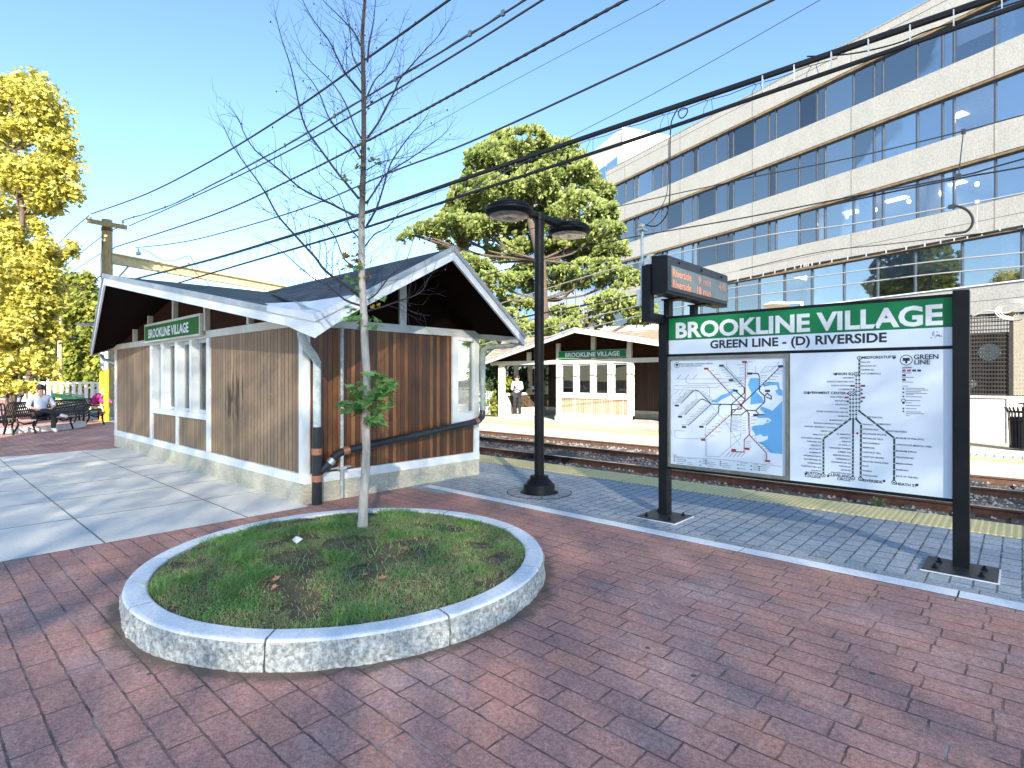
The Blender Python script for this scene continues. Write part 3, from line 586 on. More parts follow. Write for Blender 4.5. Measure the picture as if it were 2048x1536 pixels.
mb=MB(); mb.box(XW,XE,F0,F1,-.01,.012); mb.build('floor','conc_wall',fs)
sg=MB(); sg.box(-12.69,-9.83,F0-.09,F0-.05,2.30,2.58); sgn=tag(sg.build('shelter_name_sign','white_warm',loc=(-11.2,F0-.09,2.3)),'small green BROOKLINE VILLAGE board on the shelter across the tracks','sign')
g2=MB(); g2.box(-12.68,-9.84,F0-.095,F0-.09,2.31,2.57,0); put_text(g2,'BROOKLINE VILLAGE',(-11.23,F0-.097,2.362),(1,0,0),(0,0,1),.155,width=2.30,align='c',mi=1,bold=.035); g2.build('sign_face',['green','letter'],sgn)
bn=thing('wooden_bench','dark slatted wooden bench inside the shelter across the tracks','bench',(-8.2,18.9,0))
mb=MB()
for i in range(5): mb.box(-9.5,-6.95,18.6+.1*i,18.68+.1*i,.45,.49)
mb.build('seat','rail',bn); mb=MB()
for i in range(5): mb.box(-9.5,-6.95,19.15,19.19,.58+.1*i,.66+.1*i)
mb.build('backrest','rail',bn)
for x in (-9.3,-8.2,-7.1):
    mb=MB(); mb.box(x-.04,x+.04,18.62,19.15,.012,.45); mb.build('leg','black',bn)

# ---------------- round planter ----------------
PC=Vector((-4.08,2.53,0)); RO,RI=1.56,1.42
pl=thing('tree_planter','round raised planter with a pale granite kerb in the brick plaza','planter',tuple(PC))
angs=sorted([-170,-130,-91,-49,-11,28,72,108,145]); 
for i,a0 in enumerate(angs):
    a1=angs[(i+1)%len(angs)]; a1=a1+360 if a1<=a0 else a1
    a0r,a1r=R(a0)+.0045,R(a1)-.0045; n=max(10,int((a1-a0)*2.2)); mb=MB(); rings=[]
    prof=[(RO+.016,-.03),(RO+.014,.03),(RO+.014,.075),(RO+.010,.12),(RO+.004,.155),(RO-.004,.168),(RO-.02,.172),(RI+.012,.172),(RI,.166),(RI,.02)]
    for k_ in range(n+1):
        a=a0r+(a1r-a0r)*k_/n; row=[]
        for q,(r,z) in enumerate(prof):
            if q<4:
                dn=noise.noise(Vector((a*9,z*16,i*3.1)))*.020+noise.noise(Vector((a*34,z*44,i)))*.014; r+=dn*(1 if q>0 else .4); z2=z
            elif q==4: r+=noise.noise(Vector((a*20,1,i)))*.004; z2=z
            else: z2=z+noise.noise(Vector((a*6,r*5,i)))*.002
            row.append((PC.x+r*cos(a),PC.y+r*sin(a),z2))
        rings.append(row)
    P_=len(prof); vs=[p for r_ in rings for p in r_]; mb.v=list(vs)
    for k_ in range(n):
        for q in range(P_-1):
            mb.f.append((k_*P_+q,(k_+1)*P_+q,(k_+1)*P_+q+1,k_*P_+q+1)); mb.m.append(1 if q<4 else 0)
    mb.f.append(tuple(range(P_-1,-1,-1))); mb.f.append(tuple(n*P_+q for q in range(P_))); mb.m+=[1,1]
    mb.build('kerb_stone',['granite','granite_rough'],pl)
mb=MB(); nr,na=14,64; vs=[(PC.x,PC.y,.205)]
def soilz(x,y):
    r=math.hypot(x-PC.x,y-PC.y)/RI; return .15+.055*(1-r*r)+.016*noise.noise(Vector((x*2.2,y*2.2,0)))
for i in range(1,nr+1):
    for j in range(na):
        r=RI*i/nr; x=PC.x+r*cos(2*pi*j/na); y=PC.y+r*sin(2*pi*j/na); vs.append((x,y,soilz(x,y)))
fs_=[(0,1+j,1+(j+1)%na) for j in range(na)]+[(1+(i-1)*na+j,1+i*na+j,1+i*na+(j+1)%na,1+(i-1)*na+(j+1)%na) for i in range(1,nr) for j in range(na)]
mb.add(vs,fs_); mb.build('soil','soil',pl)
# grass: blades over the planter, thin where the soil is bare
bare=[(gp(800,1108,.18),.36,.16),(gp(700,1095,.18),.25,.10),(gp(590,1125,.18),.26,.2),(gp(570,1165,.18),.22,.12),(gp(735,1150,.18),.22,.12),(gp(890,1060,.18),.22,.1),(gp(620,1225,.18),.14,.06),(gp(960,1090,.18),.15,.1)]
random.seed(11); mb=MB(); sd_=MB()
def barev(x,y):
    m=0
    for c,r,_ in bare: m=max(m,1-math.hypot(x-c.x,y-c.y)/r)
    return m+.40*noise.noise(Vector((x*3.1,y*3.1,5)))-.02
cnt=0
while cnt<60000:
    x=random.uniform(-RI,RI); y=random.uniform(-RI,RI)
    if x*x+y*y>(RI-.01)**2: continue
    x+=PC.x; y+=PC.y; bv=barev(x,y); cnt+=1
    if bv>.12 and random.random()<.90: continue
    tuft=noise.noise(Vector((x*2.4,y*2.4,1))); hgt=random.uniform(.014,.032)*(1+max(0,tuft)*3.2); a=random.uniform(0,6.28); lean=random.uniform(.5,2.6)*hgt; wdt=random.uniform(.0016,.0036)
    z=soilz(x,y); u=Vector((cos(a),sin(a),0)); s_=Vector((-sin(a),cos(a),0))*wdt; p=Vector((x,y,z-.004)); q=p+u*lean*.4+Vector((0,0,hgt*.65)); r_=p+u*lean+Vector((0,0,hgt))
    tgt=sd_ if (bv>-.12 and random.random()<.45) or random.random()<.03 else mb
    if tgt is sd_: r_.z=z+.012; q.z=z+.014; 
    tgt.add([p-s_,p+s_,q+s_*.7,q-s_*.7,r_],[(0,1,2,3),(3,2,4)])
# broad leaved weeds and clover
for i in range(4500):
    a=random.uniform(0,6.28); r=RI*math.sqrt(random.random())*.98; x=PC.x+r*cos(a); y=PC.y+r*sin(a)
    if barev(x,y)>.1: continue
    z=soilz(x,y)+random.uniform(.004,.02); s_=random.uniform(.006,.014); b_=random.uniform(0,6.28); n_=Vector((random.uniform(-.5,.5),random.uniform(-.5,.5),1)).normalized(); u=n_.orthogonal().normalized()*s_; v_=n_.cross(u)
    c=Vector((x,y,z)); mb.add([c+u,c+v_*.7,c-u,c-v_*.7],[(0,1,2,3)])
o=mb.build('grass',M['grass'],kind='stuff'); o['label']='short patchy green grass in the round planter'; o['category']='grass'
o=sd_.build('dry_grass',M['straw'],kind='stuff'); o['label']='dry straw coloured grass on the bare patches of the planter'; o['category']='dry grass'
# ---------------- station name sign ----------------
SY=6.03
sg=thing('station_sign','big two post BROOKLINE VILLAGE sign with green header and transit maps','sign',(-1.7,6.05,0))
def W(x,y,Y=SY): v=oY(x,y,Y); return (v.x,v.z)
for x0,x1,zt in ((-3.135,-3.035,2.30),(-.435,-.325,2.335)):
    mb=MB(); mb.box(x0,x1,5.975,6.105,.012,zt); mb.build('post','black',sg)
def plate(x0,x1,y0,y1,bolts):
    mb=MB(); mb.box(x0,x1,y0,y1,.006,.020); p=mb.build('base_plate','blacksat',sg)
    mb=MB(); mb.box(x0-.012,x1+.012,y0-.012,y0,.004,.012); mb.box(x1,x1+.012,y0,y1,.004,.012); mb.build('grout_line','white',p)
    for bx_,by_ in bolts:
        mb=MB(); mb.lathe([(.026,0),(.026,.006),(.015,.006),(.015,.022),(.009,.022),(.009,.038)],(bx_,by_,.020),6); mb.build('bolt','black',p)
plate(-3.27,-2.80,5.70,6.16,[(-3.19,5.79),(-2.90,5.78),(-2.88,6.08),(-3.19,6.08)])
plate(-.62,-.14,5.735,6.17,[(-.54,5.82),(-.24,5.81),(-.23,6.02),(-.53,6.03)])
xl,xr=-3.035,-.435
zH1=W(1909,594)[1]; zH0=W(1909,652.5)[1]; zB=W(1909,691)[1]; zM1=W(1909,698)[1]; zM0=W(1909,998)[1]; xd=W(1578.8,962)[0]
mb=MB(); mb.box(xl,xr,SY,SY+.05,zM0-.03,zH1+.03); mb.build('backing_frame','black',sg)
hd=MB(); hd.box(xl+.005,xr-.005,SY-.006,SY-.001,zH0,zH1,0)
a=W(1352,672.5); b_=W(1886,650)
put_text(hd,'BROOKLINE VILLAGE',(a[0],SY-.0075,(a[1]+b_[1])/2-.004),(1,0,0),(0,0,1),W(1886,608)[1]-W(1886,648)[1],width=b_[0]-a[0],mi=1,bold=.035); hd.build('header_panel',['green','letter'],sg)
nm=MB(); nm.box(xl+.005,xr-.005,SY-.006,SY-.001,zB,zH0-.004,0)
a=W(1421,697); b_=W(1774,687.5)
put_text(nm,'GREEN LINE - (D) RIVERSIDE',(a[0],SY-.0075,zB+.052),(1,0,0),(0,0,1),.086,width=b_[0]-a[0],mi=1,bold=.03)
c=W(1870,671); 
random.seed(5)
for i in range(26):
    x=c[0]+random.gauss(0,.022); z=c[1]+random.gauss(0,.014); r=random.uniform(.003,.009); nm.add([(x-r,SY-.007,z),(x,SY-.007,z-r*.7),(x+r,SY-.007,z),(x,SY-.007,z+r*.7)],[(0,1,2,3)],2)
nm.build('name_panel',['signwhite','ink','inkgrey'],sg)
# map drawing helpers: marks are laid on the panels, measured from the photo
MI={'ink':1,'g':2,'r':3,'b':4,'grey':5,'w':6,'wt':0}
PMATS=['signwhite','ink','inkgreen','inkred','inkblue','inkgrey','water']
class Panel:
    def __init__(s,sx,sy,sc): s.mb=MB(); s.sx=sx; s.sy=sy; s.sc=sc; s.k=0
    def p(s,x,y): return W(s.sx+x*s.sc,s.sy+y*s.sc)
    def line(s,pts,wd,c,lay=1):
        P=[Vector((*s.p(*q),0)) for q in pts]; y=SY-.007-.0004*lay
        for a,b in zip(P[:-1],P[1:]):
            d=(b-a); 
            if d.length<1e-5: continue
            d.normalize(); n=Vector((-d.y,d.x,0))*wd/2; e=d*wd*.35
            s.mb.add([(q.x,y,q.y) for q in (a-e+n,a-e-n,b+e-n,b+e+n)],[(0,1,2,3)],MI[c])
    def poly(s,pts,c,lay=1):
        P=[s.p(*q) for q in pts]; s.mb.add([(q[0],SY-.007-.0004*lay,q[1]) for q in P],[tuple(range(len(P)))],MI[c])
    def dot(s,x,y,r,c,lay=3,n=10):
        q=s.p(x,y); s.mb.add([(q[0]+r*cos(2*pi*i/n),SY-.007-.0004*lay,q[1]+r*sin(2*pi*i/n)) for i in range(n)],[tuple(range(n))],MI[c])
    def sq(s,x,y,w,h,c,lay=2):
        q=s.p(x,y); s.mb.add([(q[0]+i*w/2,SY-.007-.0004*lay,q[1]+j*h/2) for i,j in ((-1,-1),(1,-1),(1,1),(-1,1))],[(0,1,2,3)],MI[c])
    def txt(s,t_,x,y,h,al='l',c='ink',bold=.01):
        q=s.p(x,y); put_text(s.mb,t_,(q[0],SY-.0085,q[1]),(1,0,0),(0,0,1),h,align=al,mi=MI[c],bold=bold)
    def logo(s,x,y,r):
        s.dot(x,y,r,'ink',1,28); s.dot(x,y,r*.86,'wt',2,28); s.sq(x,y,r*1.1,r*.33,'ink',3); q=s.p(x,y)
        s.mb.add([(q[0]+i*r*.17,SY-.0084,q[1]+j) for i,j in ((-1,-r*.62),(1,-r*.62),(1,0),(-1,0))],[(0,1,2,3)],1)
        s.mb.add([(q[0]+i,SY-.0085,q[1]+j) for i,j in ((-r*.55,r*.16),(r*.55,r*.16),(r*.55,r*.42),(-r*.55,r*.42))],[(0,1,2,3)],1)
        
# left: system map in a bronze case
A=Panel(1330,700,.17574); A.mb.box(xl+.03,xd-.03,SY-.006,SY-.001,zM0+.03,zM1-.03,0)
W_=[[(985,310),(1060,310),(1075,420),(1020,430),(1100,520),(1120,600),(1225,665),(1250,560),(1180,590),(1340,575),(1338,1180),(1210,1170),(1080,1060),(1060,980),(985,920),(975,880),(1100,860),(1150,810),(1060,790),(1040,755),(1180,740),(1080,640),(975,620),(975,420),(945,340)]]
A.poly([(975,320),(1075,320),(1085,440),(1035,470),(1110,540),(1130,600),(975,620),(985,480),(945,400)],'w')
A.poly([(1100,640),(1225,690),(1338,580),(1338,1182),(1205,1172),(1130,1090),(1060,1050),(1020,940),(985,890),(1020,860),(1120,850),(1220,800),(1180,770),(1060,770),(1045,740),(1150,730),(1080,670)],'w')
A.poly([(1180,360),(1300,370),(1310,440),(1338,460),(1338,520),(1290,515),(1255,460),(1270,400),(1190,400),(1130,420),(1120,390)],'w')
A.poly([(530,575),(590,560),(640,515),(720,490),(790,430),(800,455),(740,520),(650,560),(600,600),(545,590)],'w')
A.poly([(1035,975),(1090,960),(1130,985),(1170,975),(1175,1010),(1120,1040),(1050,1045)],'wt',2)
A.poly([(1140,800),(1175,780),(1215,800),(1180,830),(1150,825)],'wt',2); A.dot(1172,808,.012,'w',3)
A.poly([(1210,420),(1270,395),(1290,440),(1255,470),(1245,600),(1225,665),(1150,620),(1180,520)],'wt',2)
lw=.0105
for c,P_ in (('r',[(485,215),(870,625),(960,720),(962,965)]),('r',[(962,965),(1155,1170),(1158,1240)]),('r',[(962,965),(905,1020),(903,1160),(755,1155)]),
          ('r',[(918,150),(915,560),(870,625),(440,1015)]),('b',[(1315,190),(1080,425),(870,625)]),
          ('g',[(675,190),(905,430),(905,490),(760,620),(760,720),(750,930)]),('g',[(870,622),(530,615),(390,470),(350,455),(310,480),(190,605)]),('g',[(530,615),(440,560),(410,560),(230,735)]),('g',[(530,615),(270,855)]),('g',[(640,620),(615,640),(612,710),(475,855)]),
          ('ink',[(960,265),(1060,268),(1080,300),(1080,425),(1080,470),(1138,525),(1138,590),(1035,690),(930,685)]),('ink',[(1035,690),(1075,735),(1130,735)]),('ink',[(1140,520),(1165,490),(1215,530),(1210,560),(1160,535)]),('ink',[(810,470),(915,560)]),('ink',[(870,625),(870,670),(770,680),(755,735),(870,738),(930,690)])):
    A.line(P_,lw,c,2)
for P_ in ([(705,140),(705,190),(905,400)],[(940,135),(1000,135)],[(940,140),(938,320)],[(1035,185),(1035,265)],[(1300,140),(1210,235),(1085,262)],[(1265,190),(1150,190),(1090,250)],[(110,330),(900,328)],[(245,330),(240,360),(270,380),(620,380),(880,350)],[(105,405),(480,400),(510,430),(512,540)],[(200,425),(590,428),(640,390)],[(110,450),(330,455)],[(465,870),(462,1210)],[(480,1000),(478,1210),(615,1215),(865,1000),(870,740)],[(940,700),(960,960)],[(115,915),(115,985),(150,1005),(440,1010)],[(115,915),(225,920)],[(520,620),(700,830),(860,1090)],[(750,1000),(870,960)],[(750,940),(752,1110)],[(1130,1180),(1130,1285),(1230,1298)],[(95,1210),(700,1250),(1330,1325)],[(950,720),(962,960)],[(355,470),(360,560)]):
    A.line(P_,.0035,'grey',1)
for i in range(3): A.line([(145+90*i,325),(185+90*i,280)],.004,'ink'); A.line([(110+50*i,500+15*i),(160+50*i,455)],.004,'grey')
for i in range(5): A.line([(690+45*i,1215),(740+45*i,1160)],.005,'inkgrey' if 0 else 'grey')
random.seed(8)
def ticks(a,b,n,side,ln,c='grey'):
    for i in range(n):
        t_=(i+.5)/n; x=a[0]+(b[0]-a[0])*t_; y=a[1]+(b[1]-a[1])*t_; l_=ln*random.uniform(.6,1.2); A.line([(x+side*14,y),(x+side*(14+l_),y-side*l_*.05)],.0042,c,1)
    for i in range(n):
        t_=(i+.5)/n; x=a[0]+(b[0]-a[0])*t_; y=a[1]+(b[1]-a[1])*t_; A.dot(x,y,.0042,'wt',4,6)
for a,b_,n,sd,ln in (((485,215),(850,600),9,1,55),((675,190),(900,430),10,-1,60),((918,150),(916,430),8,-1,70),((1315,190),(1090,420),7,1,80),((350,455),(190,605),12,-1,80),((390,470),(500,600),9,1,55),((410,560),(230,735),13,-1,75),((530,615),(270,855),13,-1,70),((612,710),(475,855),9,-1,60),((870,625),(440,1015),12,-1,50),((870,640),(480,1000),8,1,60),((755,760),(750,930),11,1,90),((962,740),(962,930),5,1,80),((962,965),(1155,1170),7,1,70),((903,1030),(903,1150),5,1,80),((870,760),(870,960),7,1,45),((1080,280),(1080,410),5,1,60)):
    ticks(a,b_,n,sd,ln)
for x,y,c in ((472,212,'r'),(645,178,'g'),(908,137,'r'),(1318,185,'b'),(755,345,'g'),(138,632,'g'),(175,758,'g'),(220,875,'g'),(418,873,'g'),(438,1022,'r'),(785,1137,'r'),(938,1122,'r'),(1170,1262,'r'),(805,462,'b'),(968,268,'ink'),(1170,465,'ink'),(1035,740,'ink')): A.sq(x,y,.05,.022,c,3)
A.logo(140,172,.034)
for i,(t_) in enumerate(('Massachusetts Bay Transportation Authority','Rapid Transit/Key Bus Routes Map')): A.txt(t_,180,165+i*22,.0145 if i==0 else .0125)
A.txt('Legend',95,1196,.012)
for r_ in range(4):
    for x,c in ((112,'ink'),(112,'r'),(235,'g'),(405,'g'),(470,'ink'),(635,'b'),(835,'ink'),(985,'ink'),(1075,'ink')):
        y=1222+r_*21+(x-100)*.085
        if random.random()<.75: A.sq(x,y,.018,.010,c,2)
        if random.random()<.85: A.line([(x+22,y),(x+22+random.uniform(35,110),y+6)],.005,'grey',1)
A.mb.build('system_map',PMATS,sg)
fr=MB()
x0,x1,z0,z1=xl,xd,zM0,zM1
for q in ((x0,x1,z1-.035,z1),(x0,x1,z0,z0+.035),(x0,x0+.03,z0+.035,z1-.035),(x1-.03,x1,z0+.035,z1-.035)): fr.box(q[0],q[1],SY-.03,SY-.0055,q[2],q[3])
fr.build('map_case','alframe',sg)
# right: line map
B=Panel(1580,690,.20833); B.mb.box(xd+.006,xr-.004,SY-.006,SY-.001,zM0,zM1,0)
gw=.016
B.line([(668,125),(667,290)],gw,'g'); 
for x,y0,y1 in ((638,278,700),(667,278,625),(580,465,700),(608,465,700)):
    y=y0
    while y<y1: B.sq(x,y+18,.017,.015,'g'); B.dot(x,y,.005,'g',2,6); y+=37
B.line([(580,712),(323,900),(323,1250)],gw,'g'); B.line([(608,705),(604,1278)],gw,'g'); B.line([(636,712),(684,760),(680,1285)],gw,'g'); B.line([(667,635),(1002,892),(1000,1318)],gw,'g')
st=[(668,125),(638,278),(580,465),(608,465),(323,1250),(604,1278),(680,1285),(1000,1318)]
for x,y in st: B.dot(x,y,.020,'g',3,14); B.dot(x,y,.013,'wt',4,12); B.dot(x,y,.007,'g',5,8)
def names(lst,a,b,side,h=.0135):
    n=len(lst)
    for i,t_ in enumerate(lst):
        k=i/(n-1) if n>1 else 0; x=a[0]+(b[0]-a[0])*k; y=a[1]+(b[1]-a[1])*k; B.dot(x,y,.0052,'wt',4,8)
        B.txt(t_,x+side*18,y+6,h,'l' if side>0 else 'r','ink',.012)
names(['BALL SQ','MAGOUN SQ','GILMAN SQ','EAST SOMERVILLE'],(667,165),(667,276),1)
for i,t_ in enumerate(['LECHMERE','SCIENCE PARK/WEST END']): B.txt(t_,620,322+i*37,.0135,'r')
for t_,x,y in (('NORTH STATION',575,397),('HAYMARKET',600,433),('PARK STREET',520,507),('BOYLSTON',548,545),('ARLINGTON',564,580),('COPLEY',564,616),('HYNES CONVENTION CENTER',564,654),('KENMORE',564,692)): B.txt(t_,x,y,.0135,'r')
names(['BLANDFORD ST','BOSTON UNIVERSITY EAST','BOSTON UNIVERSITY CENTRAL','AMORY ST','BABCOCK ST','PACKARDS CORNER'],(560,727),(323,900),-1)
names(['HARVARD AVE','GRIGGS ST','ALLSTON ST','WARREN ST','WASHINGTON ST','SUTHERLAND RD','CHISWICK RD','CHESTNUT HILL AVE','SOUTH ST'],(323,933),(323,1212),-1)
names(["ST. MARY'S ST",'HAWES ST','KENT ST','ST. PAUL ST','COOLIDGE CORNER','SUMMIT AVE','BRANDON HALL','FAIRBANKS ST','WASHINGTON SQ','TAPPAN ST','DEAN RD','ENGLEWOOD AVE'],(606,862),(604,1240),-1)
names(['FENWAY','LONGWOOD','BROOKLINE VILLAGE','BROOKLINE HILLS','BEACONSFIELD','RESERVOIR','CHESTNUT HILL','NEWTON CENTRE','NEWTON HIGHLANDS','ELIOT','WABAN','WOODLAND'],(684,762),(680,1248),1)
names(['PRUDENTIAL','SYMPHONY','NORTHEASTERN','MUSEUM OF FINE ARTS'],(735,692),(1002,892),1); names(['LONGWOOD MEDICAL AREA','BRIGHAM CIRCLE','FENWOOD RD','MISSION PARK','RIVERWAY','BACK OF THE HILL'],(1000,955),(1000,1256),1)
for t_,x,y,al in (('MEDFORD/TUFTS',692,133,'l'),('UNION SQ',612,288,'r'),('GOVERNMENT CENTER',540,474,'r'),('BOSTON',300,1250,'r'),('COLLEGE',300,1280,'r'),('CLEVELAND',582,1276,'r'),('CIRCLE',582,1307,'r'),('RIVERSIDE',702,1308,'l'),('HEATH ST',1020,1342,'l')): B.txt(t_,x,y,.024,al,'ink',.02)
for x,y in ((1000,122),(440,280),(180,462),(153,1235),(368,1257),(905,1305),(1222,1342)): B.sq(x,y,.018,.020,'b',2)
for x,y,c in ((592,392,'ink'),(614,392,'r'),(690,392,'r'),(712,392,'ink'),(615,429,'r'),(688,429,'r'),(558,466,'b'),(688,466,'b'),(535,503,'r'),(556,503,'r'),(690,505,'r'),(712,505,'r'),(558,541,'g'),(688,541,'g')): B.sq(x,y,.018,.017,c,3)
q=B.p(648,847); B.mb.add([(q[0]-.013,SY-.0085,q[1]),(q[0],SY-.0085,q[1]-.013),(q[0]+.013,SY-.0085,q[1]),(q[0],SY-.0085,q[1]+.013)],[(0,1,2,3)],3)
B.logo(1117,145,.047); B.txt('GREEN',1190,136,.040,'l','ink',.02); B.txt('LINE',1195,186,.040,'l','ink',.02)
B.txt('LEGEND',1078,224,.014,'l','ink',.02)
for i,c in enumerate('r r g b'.split()): B.sq(1095+i*49,245,.026,.018,c,2)
B.sq(1096,290,.026,.018,'g',2); B.sq(1096,333,.026,.018,'b',2)
for y,w_ in ((266,90),(310,110),(354,105),(394,50),(414,180),(430,210),(447,140),(462,200),(473,70),(495,150),(532,135),(555,55),(580,135),(610,100),(640,140),(657,170),(677,30)):
    x=1078 if y<400 else 1115
    B.line([(x,y),(x+w_,y+w_*.02)],.0062,'grey',1)
for y in (420,455,493,610,637): B.sq(1090,y,.012,.014,'b',2)
B.dot(1091,532,.017,'ink',2,12); B.dot(1091,532,.011,'wt',3,12); B.dot(1091,556,.010,'ink',2,10)
B.mb.build('line_map',PMATS,sg)

# ---------------- countdown display on its bracket ----------------
led=thing('countdown_display','black countdown display with amber Riverside arrival times above the big sign','display',(-3.08,6.4,2.3))
XF=-2.88; yA,yB=5.66,7.38; z0,z1=2.53,2.95
mb=MB(); mb.box(XF-.17,XF,yA,yB,z0,z1); mb.build('case','black',led)
mb=MB(); mb.box(XF,XF+.012,yA+.02,yB-.02,z0+.035,z1-.01,0); mb.build('front_bezel','blacksat',led)
mb=MB(); mb.box(XF+.012,XF+.016,yA+.10,yB-.05,z0+.075,z1-.105,0)
def dottext(t_,y,z,h,mi):
    put_text(mb,t_,(XF+.0175,y,z),(0,1,0),(0,0,1),h,mi=mi,bold=-.005)
zt=z1-.105-.115
for t_,y,wd,zz,mi in (('Riverside',yA+.13,.46,zt,1),('9',yA+.80,.05,zt,1),('min',yA+.93,.22,zt,2),('4:48',yB-.32,.22,zt,2),('Riverside',yA+.13,.46,zt-.125,1),('18',yA+.76,.11,zt-.125,1),('min',yA+.93,.22,zt-.125,1)):
    put_text(mb,t_,(XF+.0175,y,zz),(0,1,0),(0,0,1),.088,width=wd,mi=mi,bold=.01)
mb.build('screen',['shuttle','amber','amber_dim'],led)
for y in (5.95,6.55,7.15):
    mb=MB(); mb.lathe([(.014,0),(.014,.012)],(0,0,0),8); mb.v=[(XF+.012+v[2],y+v[0],z1-.05+v[1]) for v in mb.v]; mb.build('screw','black',led)
mb=MB(); mb.box(XF-.28,XF-.175,yA-.03,yA+.06,2.23,2.86); mb.box(XF-.28,XF-.18,yA+.06,7.35,2.23,2.33); mb.box(-3.14,-3.03,5.96,6.10,2.302,2.33); mb.build('bracket','black',led)
for y in (6.16,6.86):
    mb=MB(); mb.box(XF-.26,XF-.19,y-.05,y+.05,2.33,2.515); mb.box(XF-.27,XF-.03,y-.09,y+.09,2.515,2.53); mb.build('stub_post','black',led)
mb=MB(); mb.prism([(XF-.26,yA-.02,z1-.08),(XF-.18,yA-.02,z1-.08),(XF-.18,yA-.02,z1+.005),(XF-.12,yA-.02,z1+.01),(XF-.16,yA-.02,z1+.03),(XF-.22,yA-.02,z1+.02)],(0,.2,0)); mb.build('speaker_horn','galv_pale',led)
cm=oX(1284,585,-3.2)
mast=thing('cable_mast','thin grey conduit mast with round weather cap and looped cable beside the display','mast',(-3.2,cm.y,2.4))
yy=cm.y; 
mb=MB(); mb.tube([(-3.2,yy,2.42),(-3.2,yy,3.30)],.017,10); mb.build('pipe','galv',mast)
mb=MB(); mb.ell((-3.2,yy,3.325),(.045,.045,.035)); mb.box(-3.24,-3.16,yy-.05,yy+.05,3.275,3.295); mb.build('weather_cap','galv',mast,smooth=True)
mb=MB(); mb.box(-3.24,-3.17,yy-.05,yy+.04,2.42,2.60); mb.build('junction_box','galv_pale',mast)
P_=[oY(*q) for q in ((1290,450,yy),(1312,452,yy),(1330,435,5.55),(1338,410,5.55),(1340,370,5.55),(1340,300,5.6),(1341,262,5.65),(1344,240,5.7),(1355,218,5.75))]
def smooth_pts(P,n=5):
    out=[]; k=len(P)
    for i in range(k-1):
        a=P[max(i-1,0)]; b=P[i]; c=P[i+1]; d=P[min(i+2,k-1)]
        for j in range(n):
            t_=j/n; out.append(.5*((2*b)+(c-a)*t_+(2*a-5*b+4*c-d)*t_*t_+(3*b-a-3*c+d)*t_**3))
    out.append(P[-1]); return out
mb=MB(); mb.tube(smooth_pts(P_),.007,6)
P_=[oY(*q) for q in ((1290,452,yy),(1305,440,yy),(1322,415,5.6),(1334,385,5.62),(1337,330,5.65),(1337,280,5.7))]; mb.tube(smooth_pts(P_),.004,5)
c0=oY(1366,226,5.75)
for r in (.048,.056): mb.tube([c0+Vector((r*cos(a),.01*sin(2*a),r*1.0*sin(a))) for a in [2*pi*i/20 for i in range(21)]],.0035,5)
mb.build('looped_cable','cable',mast)

# ---------------- twin headed lamp post ----------------
LX,LY=-4.99,6.04
lp=thing('street_lamp','tall black twin headed lamp post on the grey pavers beside the big sign','street lamp',(LX,LY,0))
mb=MB(); mb.lathe([(.0,.004),(.225,.004),(.225,.012),(.215,.03),(.22,.10),(.21,.125),(.19,.135),(.165,.175),(.15,.185),(.125,.215),(.13,.225),(.13,.235),(.08,.24)],(LX,LY,0),32); mb.build('base','black',lp,smooth=True)
mb=MB(); mb.lathe([(.068,.235),(.066,3.80),(.075,3.80),(.075,3.90),(.06,3.915),(.0,3.92)],(LX,LY,0),20); mb.build('pole','black',lp,smooth=True)
for i in range(3):
    a=i*2.1+.5; mb=MB(); mb.lathe([(.014,.004),(.014,.03)],(LX+.235*cos(a),LY+.235*sin(a),0),6); mb.build('bolt','black',lp)
for sg_,lm in ((-1,'lens'),(1,'lens_lit')):
    hy=LY+sg_*(.62 if sg_<0 else .70); hz=3.78
    mb=MB(); mb.lathe([(.0,.135),(.10,.13),(.20,.115),(.27,.085),(.285,.07),(.28,.062),(.305,.055),(.31,.035),(.303,.027),(.32,.02),(.322,-.005),(.30,-.03),(.262,-.052)],(LX,hy,hz),36); hd=mb.build('lamp_head','black',lp,smooth=True)
    mb=MB(); mb.lathe([(.0,-.058),(.13,-.075),(.22,-.070),(.262,-.05)],(LX,hy,hz),30); mb.build('lamp_lens',lm,hd,smooth=True)
    mb=MB(); mb.tube([(LX,LY+sg_*.05,3.86),(LX,LY+sg_*.2,3.85),(LX,hy-sg_*.22,hz+.05)],[.05,.055,.085],12); mb.build('arm','black',lp,smooth=True)

# ---------------- young bare tree ----------------
random.seed(21)
TB=Vector((-4.57,2.93,.16)); TD=5.26
def tp(x,y,dd=0.0): return oD(x,y,TD+dd)
tr=thing('young_plane_tree','slender nearly leafless young plane tree with pale trunk in the round planter','tree',tuple(TB))
tk=[(724,1074,0),(725,1050,0),(727,1000,0),(731,940,0),(733,898,0),(731,850,0),(733,820,0),(735,797,0),(733,740,0),(730,695,0),(728,640,0),(727,611,0),(724,560,0),(722.7,510,0),(723,440,0),(724.6,401,0),(727,320,0),(728,255,0),(727,182,0),(724.6,65,0),(730,0,0),(733,-80,0),(736,-180,0),(738,-260,0)]
tw=[13,10.5,9.2,8.6,8.0,8.3,7.9,7.8,7.6,7.5,7.5,7.6,6.7,6.6,6.2,6,5.4,5,4.5,3.8,3,2.2,1.4,.7]
mb=MB(); P_=[tp(*q) for q in tk]; mb.tube(P_,[v_*TD/1120 for v_ in tw],14)
for i,v in enumerate(mb.v):
    q=Vector(v); n_=noise.noise(q*9)*.004+noise.noise(Vector((q.x*40,q.y*40,q.z*6)))*.0035; r=Vector((q.x-TB.x,q.y-TB.y,0)).normalized(); mb.v[i]=tuple(q+r*n_)
mb.build('trunk','young_bark_shaded_top',tr,smooth=True)
